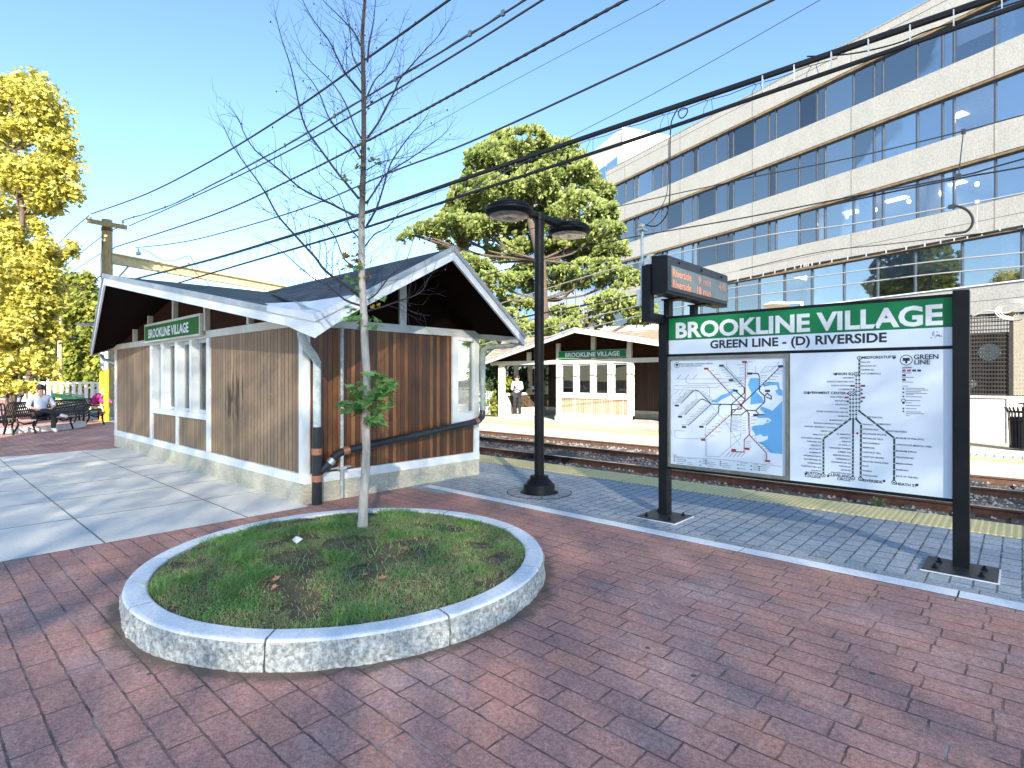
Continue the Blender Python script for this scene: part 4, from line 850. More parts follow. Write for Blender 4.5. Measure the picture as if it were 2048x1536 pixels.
limbs=[ # (photo points, depth change at tip, base radius px)
 ([(720,593),(695,575),(651,542),(632,517),(613,496),(582,462),(555,430),(529,383),(505,348),(485,321),(462,285),(446,250)],-.35,3.4),
 ([(720,611),(690,600),(655,571),(632,560),(600,535),(560,500),(520,478)],.25,2.6),
 ([(717,434),(690,422),(657,405),(625,390),(595,372),(565,345),(540,325),(510,300),(490,270),(478,240),(470,228)],-.6,2.8),
 ([(717,397),(695,370),(675,346),(645,305),(617,266),(606,240),(599,215),(590,170),(580,128),(566,87),(556,50),(549,20)],.3,3.0),
 ([(721,317),(700,285),(675,259),(655,230),(640,190),(622,160),(600,135),(585,100)],-.5,2.2),
 ([(722,277),(708,250),(690,205),(668,170),(650,150),(618,120),(600,90),(583,40)],.55,1.9),
 ([(723,186),(706,165),(690,146),(672,110),(657,80),(640,58),(624,36),(605,0),(590,-40)],-.3,2.4),
 ([(721,91),(708,65),(690,44),(668,22),(646,0),(620,-40)],.3,2.0),
 ([(733,452),(745,432),(755,412),(768,370),(781,328),(800,298),(821,270),(840,250),(856,228)],-.3,2.6),
 ([(734,405),(752,378),(770,350),(795,333),(821,317),(845,300),(868,284),(888,268),(905,246)],.45,2.2),
 ([(734,277),(755,248),(770,219),(788,185),(799,160),(820,134),(839,113),(858,92),(876,73),(895,45)],-.4,2.4),
 ([(735,124),(738,90),(745,55),(748,36),(751,0),(756,-50)],.2,2.2),
 ([(735,600),(755,585),(779,553),(800,535),(815,516),(830,470),(845,440)],.5,1.9),
 ([(735,622),(765,614),(793,604),(820,595),(844,582),(856,560),(866,542)],-.35,2.2),
 ([(733,340),(760,325),(790,318),(825,312),(850,300)],.7,1.5),
 ([(725,500),(748,470),(775,455),(800,425),(830,410),(880,380)],.7,1.7),
 ([(722,480),(700,455),(690,420),(672,380),(640,350),(628,310)],.8,1.7),
 ([(724,150),(705,110),(700,60),(690,20),(685,-30)],.8,1.6),
 ([(731,200),(750,160),(770,140),(790,100),(800,60),(812,30)],.6,1.8),
 ([(722,540),(690,520),(668,470),(640,440),(612,430),(590,400)],.9,1.8)]
buds=MB()
def twig(mb,p,d,ln,r,depth):
    n=max(3,int(ln/.07)); pts=[p]; dd=d.normalized(); rr=[r]
    for i in range(n):
        dd=(dd+Vector((random.uniform(-.22,.22),random.uniform(-.22,.22),random.uniform(-.10,.20)))).normalized(); p=p+dd*ln/n; pts.append(p); rr.append(r*(1-.75*(i+1)/n))
        if depth>0 and random.random()<.62:
            s=dd.cross(Vector((random.uniform(-1,1),random.uniform(-1,1),random.uniform(-1,1)))).normalized()
            twig(mb,p,dd*.75+s*.75+Vector((0,0,.12)),ln*random.uniform(.3,.55),r*.65,depth-1)
    mb.tube(pts,rr,3,cap=False)
    if random.random()<.04: buds.ell(p,(.007,.007,.01),5,4)
for pts,dz,br in limbs:
    mb=MB(); k=len(pts); Q=[tp(x,y,dz*(i/(k-1))**1.2) for i,(x,y) in enumerate(pts)]; Q=smooth_pts(Q,3); m=len(Q); rad=[br*.95*TD/1120*(1-.8*i/(m-1)) for i in range(m)]; mb.tube(Q,rad,5,cap=False)
    for i in range(4,m-1):
        if random.random()<.78:
            d=(Q[i+1]-Q[i]).normalized(); s=d.cross(Vector((random.uniform(-1,1),random.uniform(-1,1),random.uniform(-1,1)))).normalized()
            twig(mb,Q[i],d*.8+s*.8+Vector((0,0,.15)),random.uniform(.18,.5)*(1.1-.5*i/m),max(.0019,rad[i]*.42),1)
    twig(mb,Q[-1],Q[-1]-Q[-2],.2,.0018,0); mb.build('branch','twig' if br<3.3 else 'twig',tr)
mb=MB()
for i in range(75):
    z=random.uniform(2.2,5.2); x0=P_[12]; d=Vector((random.uniform(-1,1),random.uniform(-1,1),random.uniform(.3,1.2))); yy_=756-(z-1.6)*1120/TD; xx=727
    twig(mb,tp(xx,yy_),d,random.uniform(.25,.6),.0026,1)
mb.build('twigs','twig',tr); buds.build('seed_balls','twig',tr,kind='stuff')
# lobed leaves
lobe=[(0,0),(.10,.12),(.34,-.06),(.30,.14),(.55,.22),(.36,.36),(.40,.60),(.20,.52),(.10,.70),(0,1.0),(-.10,.70),(-.20,.52),(-.40,.60),(-.36,.36),(-.55,.22),(-.30,.14),(-.34,-.06),(-.10,.12)]
def leaf(mb,p,size,dirn,nrm,mi=0,lb=lobe):
    v=dirn.normalized(); u=nrm.cross(v); u=u.normalized() if u.length>1e-4 else v.orthogonal(); n=u.cross(v)
    c=random.uniform(.1,.5); pts=[p+u*(a*size)+v*(b*size)+n*(-abs(a)*size*c-b*b*size*.25) for a,b in lb]; ctr=p+v*size*.42
    k=len(pts); mb.add(pts+[ctr],[(i,(i+1)%k,k) for i in range(k)],mi)
def leafset(spec,name,mats):
    mb=MB()
    for cx,cy,rx,ry,n,s,ydp in spec:
        for i in range(n):
            a=random.uniform(0,6.28); r=random.random()**.6; x=cx+rx*r*cos(a); y=cy+ry*r*sin(a); p=tp(x,y,random.uniform(-.13,.13))
            out=(p-tp(731,cy+ry*.3)); d=Vector((out.x,out.y,random.uniform(-.5,.05)*.2-.02)).normalized()+Vector((random.uniform(-.5,.5),random.uniform(-.5,.5),random.uniform(-.6,.3)))
            n_=Vector((random.uniform(-.6,.6)-.1,random.uniform(-.6,.6)-.2,1)); leaf(mb,p,random.uniform(.6,1.15)*s,d,n_.normalized(),1 if random.random()<ydp else 0)
            mb.tube([p,p-d.normalized()*.03-Vector((0,0,.01))],.0012,3,cap=False)
    mb.build(name,mats,tr)
leafset([(742,785,36,44,66,.125,.03),(712,800,28,30,30,.115,.0),(766,768,20,22,22,.11,.05),(745,842,16,22,14,.115,.0),(716,640,28,16,15,.115,.0),(708,622,14,12,8,.08,.1),(748,645,18,12,6,.085,.0),(752,592,14,14,5,.06,.9),(742,600,16,14,4,.05,.6)],'leaves',[M['leaf_g'],M['leaf_y']])
leafset([(705,525,22,20,10,.09,.2),(720,480,14,60,14,.06,.3),(726,300,16,90,16,.05,.4),(716,560,18,26,10,.085,.1),(696,555,12,10,4,.09,.0),(735,205,14,14,8,.05,.6),(745,320,14,6,4,.06,.4),(698,360,8,10,4,.06,.3),(722,330,12,40,12,.05,.5),(728,400,12,40,10,.05,.4),(735,545,12,12,4,.05,.5)],'leaves',[M['leaf_g'],M['leaf_y']])

# ---------------- litter on the ground ----------------
def gl(x,y): p=gp(x,y,.18); p.z=soilz(p.x,p.y)+.02; return p
p=gl(592,1093); mb=MB(); mb.add([p+Vector((-.05,-.01,.01)),p+Vector((.05,-.02,.0)),p+Vector((.06,.03,.03)),p+Vector((-.03,.035,.035)),p+Vector((.0,.0,.05))],[(0,1,4),(1,2,4),(2,3,4),(3,0,4)]); tag(mb.build('paper_scrap','paper',loc=p),'crumpled white paper scrap on the planter grass','litter')
LF='dry leaves fallen on the planter'
for i,(x,y,lab) in enumerate(((590,1140,'curled brown leaf left of the bare soil'),(722,1163,'orange dry leaf in the middle of the grass'),(765,1169,'pale dry leaf right of the orange one'),(553,1171,'small pale leaf near the left tuft'),(543,1184,'lowest dry leaf on the left side of the grass'),(735,1125,'dry leaf below the trunk'),(805,1115,'dry leaf on the dark soil'),(815,1110,'dry leaf at the right end of the dark soil'))):
    p=gl(x,y); p.z+=.008; mb=MB(); leaf(mb,p,random.uniform(.05,.075),Vector((random.uniform(-1,1),random.uniform(-1,1),.1)),Vector((random.uniform(-.4,.4),-.3,1)).normalized()); tag(mb.build('dry_leaf','deadleaf',loc=p),lab,'leaf',LF)
# ---------------- overhead wires ----------------
WG='overhead cables above the platforms'
def wire(pts,Y,r,mat,label,name='overhead_cable',n=6,ext=True):
    P=[oY(x,y,Y) for x,y in pts]
    if ext:
        d=(P[-1]-P[-2]).normalized(); P.append(P[-1]+d*3)
    P=smooth_pts(P,6)
    if r=='wrap':
        Q=[];rr=[]
        for a,b_ in zip(P[:-1],P[1:]):
            m=max(1,int((b_-a).length/.05))
            for i in range(m): Q.append(a.lerp(b_,i/m)); rr.append(.023 if len(Q)%3==0 else .017)
        P=Q; r=rr
    mb=MB(); mb.tube(P,r,n); o=mb.build(name,mat,loc=P[0]); o['label']=label; o['category']='cable'; o['group']=WG; return o,P
YP=5.7
wire([(182,428),(290,389),(420,323),(575,228),(734,117),(898,0)],YP-1.3,.017,'cable','topmost black cable, leaving the top edge right of the bare treetop')
o,P=wire([(248,440),(330,415),(420,372),(570,292),(723,200),(940,69),(1050,0)],YP+.8,.018,'cable','second cable from the top, with a lashed companion wire and knots')
mb=MB(); k=0
Q=[p+Vector((0,0,.035*abs(sin(i*.9)))) for i,p in enumerate(P)]; mb.tube(Q,.005,5)
for i in range(2,len(P),4): mb.box(P[i].x-.03,P[i].x+.03,P[i].y-.02,P[i].y+.02,P[i].z-.03,P[i].z+.06)
mb.build('lashing_wire','wire',o)
wire([(258,452),(420,379),(590,295),(780,187),(940,91),(1085,0)],YP+.6,.018,'cable','third cable from the top, just below the knotted one')
o,P=wire([(228,495),(420,432),(570,365),(723,288),(940,170),(1251,0)],YP-.1,'wrap','cable','thick spiral wrapped cable crossing above the lamp post')
wire([(300,480),(420,457),(640,372),(940,208),(1280,28),(1330,0)],9.5,.006,'wire','thin blue looking wire below the spiral wrapped cable',n=5)
wire([(272,495),(340,488),(420,472),(600,419),(780,345),(940,284),(1280,128),(1545,0)],8.3,.020,'cable','cable passing over the top of the pine tree')
wire([(760,470),(1000,350),(1131,279),(1280,202),(1450,108),(1640,0)],11.0,.008,'wire','thin wire running up to the office roofline',n=5)
o6,P6=wire([(270,558),(420,519.6),(570,475),(717,430),(940,353.7),(1280,237.5),(1500,163),(1975,0)],YP+.1,.030,'cable','thickest black cable crossing in front of the pine and office')
o7,P7=wire([(340,571),(420,547),(570,503),(717,459.5),(940,386.5),(1280,275),(1500,198.6),(1800,95),(2048,8)],YP+.05,.021,'cable','cable hanging just under the thickest one')
# lashing loops under the thick cable
mb=MB(); n=0
def at_x(P,x):
    for a,b in zip(P[:-1],P[1:]):
        if (a.x-x)*(b.x-x)<=0 and abs(a.x-b.x)>1e-6: return a.lerp(b,(x-a.x)/(b.x-a.x))
    return None
x=-24.0
while x<-1.0:
    a=at_x(P6,x); c_=at_x(P7,x); 
    if a and c_:
        mb.tube([a+Vector((0,0,-.03)),a+Vector((.03,0,-.06)),a.lerp(c_,.6),c_],.0035,3,cap=False); a2=at_x(P6,x+.10)
        if a2: c2=at_x(P7,x+.1); mb.tube([a2+Vector((0,0,-.03)),a2+Vector((-.03,0,-.06)),a2.lerp(c2,.85)],.003,3,cap=False)
    x+=.5
Q=[at_x(P6,-24+.25*i) for i in range(92)]; Q=[q+Vector((0,0,-.045-.018*abs(sin(i*1.57)))) for i,q in enumerate(Q) if q]; mb.tube(Q,.004,4)
mb.build('cable_hangers','wire',o6)
mb=MB()
for px_ in (1527,1590,1664,1738,1821,1908,2004):
    a=oY(px_,0,YP+.1); a1=at_x(P6,a.x); c1=at_x(P7,a.x)
    if a1 and c1: mb.box(a.x-.004,a.x+.004,YP+.06,YP+.09,c1.z,a1.z)
mb.build('hanger_straps','white',o6)
wire([(1614,113),(1700,108),(1790,88),(1860,60),(1985,20)],YP+.15,.007,'cable','loose thin cable looping between the two thick cables at right',n=5)
# catenary wires over the tracks
YT=9.5;YF=12.73
wire([(800,535),(1000,476),(1180,426),(1480,360),(1500,355),(1700,316),(1927,262),(2048,229.5)],YF,.012,'cable','messenger wire crossing the second window row',n=5)
wire([(860,580),(1100,515),(1242,479),(1480,437),(1700,394),(1917,353),(2048,317.5)],YT,.011,'cable','upper of the crossing pair of contact wires',n=5)
wire([(1500,452),(1700,402),(1917,357),(2048,333.7)],YT+.05,.011,'cable','lower of the crossing pair of contact wires',n=5)
wire([(900,640),(1200,545),(1500,477),(1700,449),(1904,413.5),(2048,386)],YF-.6,.014,'bright_wire','pale lit contact wire under the third window row',n=5)
oA,PA=wire([(940,655),(1160,612),(1280,590),(1450,565),(1590,535),(1640,526),(1850,490),(2048,452)],YF+.9,.025,'cable','dark messenger cable with white lashing above the lowest windows')
mb=MB(); 
for i in range(len(PA)-1):
    a,b_=PA[i],PA[i+1]; mb.tube([a+Vector((0,0,.02)),b_+Vector((0,0,-.03))],.009,4); mb.box(a.x-.012,a.x+.012,a.y-.035,a.y-.02,a.z-.035,a.z+.035)
mb.build('white_lashing','bright_wire',oA)
wire([(960,690),(1240,620),(1440,580),(1640,552),(1850,525),(2048,505)],YF+.3,.013,'bright_wire','pale wire crossing the upper part of the lowest windows',n=5)
wire([(1000,700),(1240,640),(1440,600),(1640,576),(1850,550),(2048,532.6)],YF+.35,.013,'bright_wire','lowest pale wire crossing the lowest windows',n=5)
wire([(1480,540),(1640,504),(1780,488),(1977,465)],YF+.85,.009,'cable','thin dark wire between the lower two window rows',n=5)
mb=MB(); Q=[oY(x,y,YF-.6) for x,y in ((1904,413),(1918,413),(1935,421),(1945,435),(1944,450),(1932,463),(1906,467))]; mb.tube(smooth_pts(Q,4),.022,6); a=oY(1904,413,YF-.6); mb.box(a.x-.05,a.x+.05,a.y-.03,a.y+.03,a.z-.03,a.z+.03); a=oY(1905,468,YF-.6); mb.box(a.x-.10,a.x+.08,a.y-.02,a.y+.02,a.z-.015,a.z+.015)
tag(mb.build('pull_off_arm','cable',loc=oY(1904,413,YF-.6)),'curved black pull off arm hanging on the pale contact wire','wire fitting')
mb=MB(); a=oY(1927,262,YF); b_=oY(1917,353,YT); mb.tube([a,b_],.008,5); mb.box(a.x-.03,a.x+.03,a.y-.03,a.y+.03,a.z-.05,a.z+.03); mb.box(b_.x-.04,b_.x+.03,b_.y-.03,b_.y+.03,b_.z-.03,b_.z+.03)
tag(mb.build('dropper','cable',loc=a),'hanger rod linking the messenger wire and the crossing pair','wire fitting')
mb=MB(); a=oY(1954,404,YF-.6); b_=oY(1953,460,YF-.55); mb.tube([a,b_],.010,5); mb.box(a.x-.03,a.x+.03,a.y-.02,a.y+.02,a.z-.03,a.z+.03)
tag(mb.build('dropper','bright_wire',loc=a),'pale hanger rod right of the curved pull off arm','wire fitting')
# wires left of the pole
for i,(pts,lab) in enumerate((([(182,428),(150,455),(100,500),(40,540)],'topmost cable leaving the pole to the left'),([(243,452),(205,472),(150,515),(90,560),(20,600)],'second cable leaving the pole to the left'),([(228,497),(200,508),(150,540),(120,560),(40,600)],'third cable leaving the pole to the left'),([(205,549),(160,580),(100,612),(20,640)],'fourth cable leaving the pole to the left'),([(198,577),(160,600),(120,625),(40,660)],'lowest cable leaving the pole to the left'))):
    a=[oY(x,y,YP-.2) for x,y in pts]; 
    mb=MB(); Q=[a[0]]+[a[0]+Vector((-(i_)*7.0,0,(a[-1].z-a[0].z)*0)) for i_ in (1,2,3)]
    Q=[oD(x,y,22.7+9*j) for j,(x,y) in enumerate(pts)]; mb.tube(smooth_pts(Q,4),.022,5); o=mb.build('overhead_cable','cable',loc=Q[0]); o['label']=lab; o['category']='cable'; o['group']='cables beyond the wooden pole'
# wooden pole + gantry
pp=oD(214,440,22.7); PX,PY=pp.x,pp.y
pole=thing('utility_pole','sunlit wooden utility pole with short crossarm behind the near shelter','utility pole',(PX,PY,0))
mb=MB(); mb.tube([(PX,PY,0),(PX,PY,3),(PX+.01,PY,pp.z)],[.24,.22,.185],16); mb.build('pole','wood_pole',pole,smooth=True)
a=oD(174,441,22.4); b_=oD(252,455,22.4); mb=MB(); mb.bar(a,b_,.14,.17); mb.build('crossarm','wood_pole',pole)
mb=MB()
for z in (-.35,-.42): mb.tube([(PX,PY,pp.z+z),(PX,PY,pp.z+z-.04)],.20,16)
mb.build('band','black',pole)
for x in (182,246): 
    mb=MB(); c=oD(x,432 if x<200 else 442,22.4); mb.lathe([(.02,-.14),(.02,-.08),(.05,-.08),(.05,-.05),(.035,-.04),(.05,-.02),(.04,.04),(.0,.05)],tuple(c),10); mb.build('insulator','galv_pale',pole)
mb=MB(); Q=[(PX+.19*cos(a_*1.3),PY-.19,5.0+a_*.45) for a_ in [i*.4 for i in range(14)]]; mb.tube([Vector(q) for q in Q],.012,4); mb.build('wrapped_wire','cable',pole)
ga=oD(224,517,22.7); gb=oD(545,578,32.0); gc_=oD(640,592,36.0)
gn=thing('catenary_gantry','cream steel beam spanning the tracks from the wooden pole','gantry',(PX+.3,PY,0))
mb=MB(); 
dv=(gc_-ga).normalized(); 
for o_,h_ in ((.19,.05),(-.19,.05)): mb.bar(ga+Vector((0,0,o_)),gc_+Vector((0,0,o_)),.22,h_)
mb.bar(ga,gc_,.05,.36); mb.build('beam','beam',gn)
mb=MB(); cz=oD(538,540,31.5); mb.bar(Vector((gb.x,gb.y,-.3)),Vector((gb.x,gb.y,gb.z+.55)),.24,.24); mb.build('column','beam',gn)
mb=MB(); a=oD(262,527,23.6); mb.bar(a,Vector((PX+.15,PY+.1,a.z-1.1)),.05,.05); mb.build('brace','galv',gn)
for x,y,dd in ((277,505,24.1),(377,523,26.5),(457,533,28.8)):
    c=oD(x,y,dd); mb=MB(); mb.box(c.x-.18,c.x+.18,c.y-.06,c.y+.06,c.z-.10,c.z+.02); mb.tube([c,c+Vector((0,0,.18))],.03,8); ins=mb.build('insulator','galv_pale',gn)
mb=MB(); Q=[oD(x,y,dd) for x,y,dd in ((282,497,24.1),(300,505,24.5),(325,520,25.2),(350,521,26),(376,512,26.5),(385,520,26.8),(420,575,27.5))]; mb.tube(smooth_pts(Q,4),.015,4); mb.build('jumper_wire','cable',gn)
# farther gantry
g2=thing('catenary_gantry','pale far gantry beam seen through the yellow foliage at left','gantry',tuple(oD(190,640,50)))
mb=MB(); a=oD(88,636,52); b_=oD(196,642,50); mb.bar(a,b_+ (b_-a)*2.2,.3,.35); mb.build('beam','beam',g2)
mb=MB(); mb.bar(Vector((a.x,a.y,0)),Vector((a.x,a.y,a.z+1)),.3,.3); mb.build('column','wood_pole',g2)

# ---------------- office block ----------------
OA=Vector((-27.48,42.61,0)); ODR=Vector((.9414,-.3373,0)); ONR=Vector((-.3373,-.9414,0))  # along the facade, outwards
off=thing('office_building','long pale concrete office block with strip windows stepping back to the left','building',tuple(OA))
def ob(mb,s0,s1,z0,z1,d0,d1,mi=0):   # d>0 outwards
    mb.prism([OA+ODR*s0+ONR*d0+Vector((0,0,z0)),OA+ODR*s1+ONR*d0+Vector((0,0,z0)),OA+ODR*s1+ONR*d0+Vector((0,0,z1)),OA+ODR*s0+ONR*d0+Vector((0,0,z1))],ONR*(d1-d0),mi)
S1=36.0
rows=[(16.47,18.56),(13.01,15.12),(9.54,11.64),(5.80,8.18)]
bands=[(18.56,20.12),(15.12,16.47),(11.64,13.01),(8.18,9.54),(-.4,5.80)]
for z0,z1 in bands:
    mb=MB(); ob(mb,0,S1,z0,z1,-.35,0)
    mb.build('concrete_band','conc',off)
mb=MB()
for z0,z1 in bands[:-1]:
    for s_ in (9.01,15.41,21.81,28.2,34.6,2.6): ob(mb,s_-.012,s_+.012,z0+.02,z1-.02,.0005,.002)
ob(mb,0,S1,19.62,19.65,.0005,.002); ob(mb,0,S1,8.75,8.77,.0005,.002); ob(mb,0,S1,5.1,5.12,.0005,.002); ob(mb,0,S1,4.2,4.22,.0005,.002)
mb.build('band_joints','joint',off)
mb=MB()
for z0,z1 in rows: ob(mb,0,S1,z1-.13,z1-.002,-.33,-.02)  # brown strip under each spandrel stands in for its shadow
mb.build('window_head_shadows','head_shadow',off)
mb=MB(); ob(mb,0,S1,5.8,5.86,-.3,.05); mb.build('window_sill','white',off)
mull=[.55,2.49,3.59,4.07,5.84,6.92,7.42,9.06,10.11,10.59,12.25,13.29,13.75,15.43,16.51,17.01,18.59,19.71,20.2,21.83,22.91,23.37,24.99,26.09,26.57,28.17,29.25,29.75,31.4,32.5,33,34.6,36]
mullg=[.55,3.0,5.8,7.5,9.1,10.9,12.4,14.0,15.8,17.6,19.4,21.3,23.1,24.9,26.9,29.1,31.4,33.6,36]
random.seed(9)
ps=MB(); nw=0
for ri,(z0,z1) in enumerate(rows):
    ml=mullg if ri==3 else mull; fr=MB()
    for m_ in ml: ob(fr,m_-.035,m_+.035,z0,z1-.13,-.30,-.13)
    ob(fr,.1,S1,z0,z0+.05,-.29,-.14); ob(fr,.1,S1,z1-.19,z1-.13,-.29,-.14)
    frm=fr.build('window_frame','mull',off)
    for a,b_ in zip([.05]+ml[:-1],ml):
        if b_>31.5: 
            ob(ps,a+.035,b_-.035,z0+.05,z1-.19,-.23,-.21); continue
        if ri<3 and a<3: 
            ob(ps,a+.035,b_-.035,z0+.05,z1-.19,-.23,-.21); continue
        wb=MB(); ob(wb,a+.035,b_-.035,z0+.05,z1-.19,-.23,-.21); wn_=wb.build('window',random.choice(['office_glass','office_glass2','office_glass3','office_glass']),off); nw+=1
        r=random.random()
        if (ri==0 and r<.5 and a>3) or (ri>0 and r<.3) or (ri==3 and 20<a<25): 
            bl=MB(); ob(bl,a+.05,b_-.05,z0+.06 if r<.3 else z0+.9,z1-.2,-.36,-.34); bl.build('blind','blind',wn_)
ps.build('window_strip','office_glass',off,kind='stuff')
# interior: floors, ceilings, back wall, partitions, lamps
mb=MB()
for z0,z1 in rows: ob(mb,.2,S1-.2,z1-.10,z1+.3,-9,-.36); ob(mb,.2,S1-.2,z0-.35,z0-.05,-9,-.36)
mb.build('ceilings','ceil',off)
mb=MB(); ob(mb,.1,S1,0,19.9,-9.4,-9.0); ob(mb,0,.12,0,19.9,-9.2,-.2)
for z0,z1 in rows:
    for s_ in (6.0,12.4,18.8,25.2): 
        if random.random()<.8: ob(mb,s_,s_+.15,z0-.1,z1,-9,-.6)
mb.build('partitions','inwall',off)
mb=MB()
for z0,z1 in rows:
    for s_ in (9.2,15.6,22.0,28.4): ob(mb,s_-.25,s_+.25,z0-.1,z1,-1.3,-.8)
mb.build('inner_columns','ceil',off)
mb=MB(); 
for ri,(z0,z1) in enumerate(rows):
    if ri==0: continue
    for s_ in [x*.1 for x in range(60,320,27)]:
        if random.random()<.8: ob(mb,s_,s_+1.1,z1-.14,z1-.11,-2.6-random.random(),-2.3)
mb.build('ceiling_lamps','tube',off)
mb=MB(); 
for s_ in (20.6,22.2,23.9,25.4,26.9):
    c=OA+ODR*s_+ONR*-1.6+Vector((0,0,10.95)); mb.ell(c,(.09,.09,.12),10,8)
mb.build('pendant_lamps','tube',off)
mb=MB(); ob(mb,0,S1,20.0,20.1,-14,0); ob(mb,S1-.3,S1,-.4,20.1,-14,-.35); ob(mb,-.0,.3,-.4,20.1,-14,-9.1); ob(mb,0,S1,-.4,20.1,-14.3,-14); mb.build('roof_and_side_walls','conc',off)
# low wing left of it
lw_=thing('low_building','low grey block with a row of windows behind the far shelter','building',tuple(oD(1300,700,36)))
a=oD(1190,700,40); b_=oD(1460,700,34); a.z=b_.z=0
d=(b_-a).normalized(); nn=Vector((d.y,-d.x,0)); 
mb=MB(); mb.prism([a,b_,b_+Vector((0,0,5.2)),a+Vector((0,0,5.2))],-nn*4); mb.build('wall','conc_wall',lw_)
for i in range(7):
    q=a+d*(.6+i*1.25)+nn*.02; mb=MB(); mb.prism([q+Vector((0,0,3.6)),q+d*.95+Vector((0,0,3.6)),q+d*.95+Vector((0,0,4.8)),q+Vector((0,0,4.8))],nn*.05); mb.build('window','blueglass',lw_)
# ---------------- buildings far off ----------------
def tower(label,pl,pc,pr,dist,kL,kR,z_top,cat='building',glassL=True,band=3.2,nf=12,wallR='stonew',wide=30,wideR=25):
    """corner at photo x=pc; faces run left (direction kL) and right (kR) in depth slope l/d"""
    c=oD(pc,700,dist); c.z=0
    def dirn(k): v=Vector(ray(CX+k*FOC,0)); v.z=0; return v.normalized()
    dl,dr=dirn(kL),dirn(kR); T=thing('office_tower',label,cat,tuple(c))
    mb=MB(); Q=[c,c+dl*wide,c+dl*wide+dr*wideR,c+dr*wideR]; mb.prism([Vector((q.x,q.y,-.4)) for q in Q],(0,0,z_top+.4)); mb.build('wall',wallR,T)
    return T,c,dl,dr
T,c,dl,dr=tower('white block with blue curtain wall showing above the office roof',0,1245,0,80,-.3375,2.6,37.5,wide=45)
nl=dr*-1
for i in range(10):
    z1_=33.6-i*3.4
    for j in range(12):
        a=c+dl*(1.0+j*3.6); mb=MB() if j==0 else mb
        mb.prism([a+Vector((0,0,z1_-3.0)),a+dl*3.3+Vector((0,0,z1_-3.0)),a+dl*3.3+Vector((0,0,z1_)),a+Vector((0,0,z1_))],nl*.25)
    mb.build('window_band','blueglass',T)
a=c+dr*1.2; mb=MB(); mb.prism([a-dl*.15+Vector((0,0,29)),a-dl*.15+dr*5+Vector((0,0,29)),a-dl*.15+dr*5+Vector((0,0,31.2)),a-dl*.15+Vector((0,0,31.2))],-dl*.1); mb.build('window','blueglass',T)
T,c,dl,dr=tower('far glass block seen through the gaps of the pine',0,1160,0,95,-.35,2.6,27,wide=60,wideR=15)
for i in range(8):
    z1_=26-i*3.2; mb=MB()
    for j in range(36):
        a=c+dl*(.5+j*1.6); mb.prism([a+Vector((0,0,z1_-2.7)),a+dl*1.45+Vector((0,0,z1_-2.7)),a+dl*1.45+Vector((0,0,z1_)),a+Vector((0,0,z1_))],-dr*.2)
    mb.build('window_band','blueglass',T)
T,c,dl,dr=tower('small far block with glass penthouse beyond the near shelter roof',0,528,0,120,-1.1,2.2,0.5+24,wide=10,wideR=40)
mb=MB()
for j in range(9):
    a=c+dr*(.6+j*1.2); mb.prism([a+Vector((0,0,21.2)),a+dr*.95+Vector((0,0,21.2)),a+dr*.95+Vector((0,0,23.6)),a+Vector((0,0,23.6))],-dl*.2)
mb.build('window_band','blueglass',T)
T,c,dl,dr=tower('far white ribbed concrete block under the gantry beam',0,495,0,110,-.9,2.2,18.7,wide=16,wideR=20)
mb=MB()
for j in range(14):
    a=c+dl*(.4+j*1.1); mb.prism([a+Vector((0,0,10)),a+dl*.5+Vector((0,0,10)),a+dl*.5+Vector((0,0,18.0)),a+Vector((0,0,18.0))],-dr*.3)
for j in range(14):
    a=c+dr*(.4+j*1.1); mb.prism([a+Vector((0,0,10)),a+dr*.5+Vector((0,0,10)),a+dr*.5+Vector((0,0,18.0)),a+Vector((0,0,18.0))],-dl*.3)
mb.build('wall_recess','conc',T)
# ---------------- wall and screened plant at the right ----------------
cw=thing('concrete_wall','grey and white concrete wall across the tracks, right of the big sign','wall',(0,18.2,0))
mb=MB(); mb.box(-1.4,-.28,18.2,18.5,-.1,1.10); mb.box(-.28,.9,18.17,18.5,-.1,1.105); mb.box(.9,9,18.2,18.5,-.1,1.1); mb.build('panel','conc_wall',cw)
mb=MB(); mb.box(-1.45,9,18.15,18.55,1.105,1.16); mb.build('coping','conc_wall',cw)
cg=thing('mesh_screen','tall perforated metal screen standing on the concrete wall at right','screen',(0,18.3,1.16))
for x0,x1,y_,mt in ((-1.4,-.22,18.30,'mesh_dark'),(-.18,6.5,18.27,'mesh_sunlit')):  # one screen: right panel coloured as sunlit, left panel kept dark
    mb=MB(); z=1.18
    nxx=int((x1-x0)/.055)
    for i in range(nxx+1):
        x=x0+(x1-x0)*i/nxx
        mb.bar((x,y_,1.17),(x,y_,3.16),.016,.02,up=(0,1,0))
    k=0; z=1.2
    while z<3.16:
        mb.box(x0,x1,y_-.012,y_-.008,z-.014,z+.014); z+=.10; k+=1
    mb.build('mesh_panel',mt,cg)
mb=MB(); mb.box(-1.45,6.5,18.29,18.34,3.14,3.20); mb.box(-1.45,6.5,18.29,18.34,1.16,1.20); mb.box(-.24,-.16,18.25,18.36,1.16,3.22); mb.build('frame','mesh_dark',cg)
pu=thing('air_handler','dark air conditioning unit with a pale fan behind the mesh screen','machine',(-.8,19.2,0))
mb=MB(); mb.box(-1.9,-.25,18.6,19.6,.0,2.75); mb.build('cabinet','mesh_dark',pu); mb=MB(); mb.lathe([(.22,0),(.22,.03)],(0,0,0),20); mb.v=[(-.62+v[0],18.58+v[2],2.25+v[1]) for v in mb.v]; mb.build('fan','galv_pale',pu)
mb=MB(); mb.lathe([(.10,0),(.10,.03)],(0,0,0),12); mb.v=[(-.95+v[0],18.58+v[2],1.45+v[1]) for v in mb.v]; mb.build('dial','galv_pale',pu)
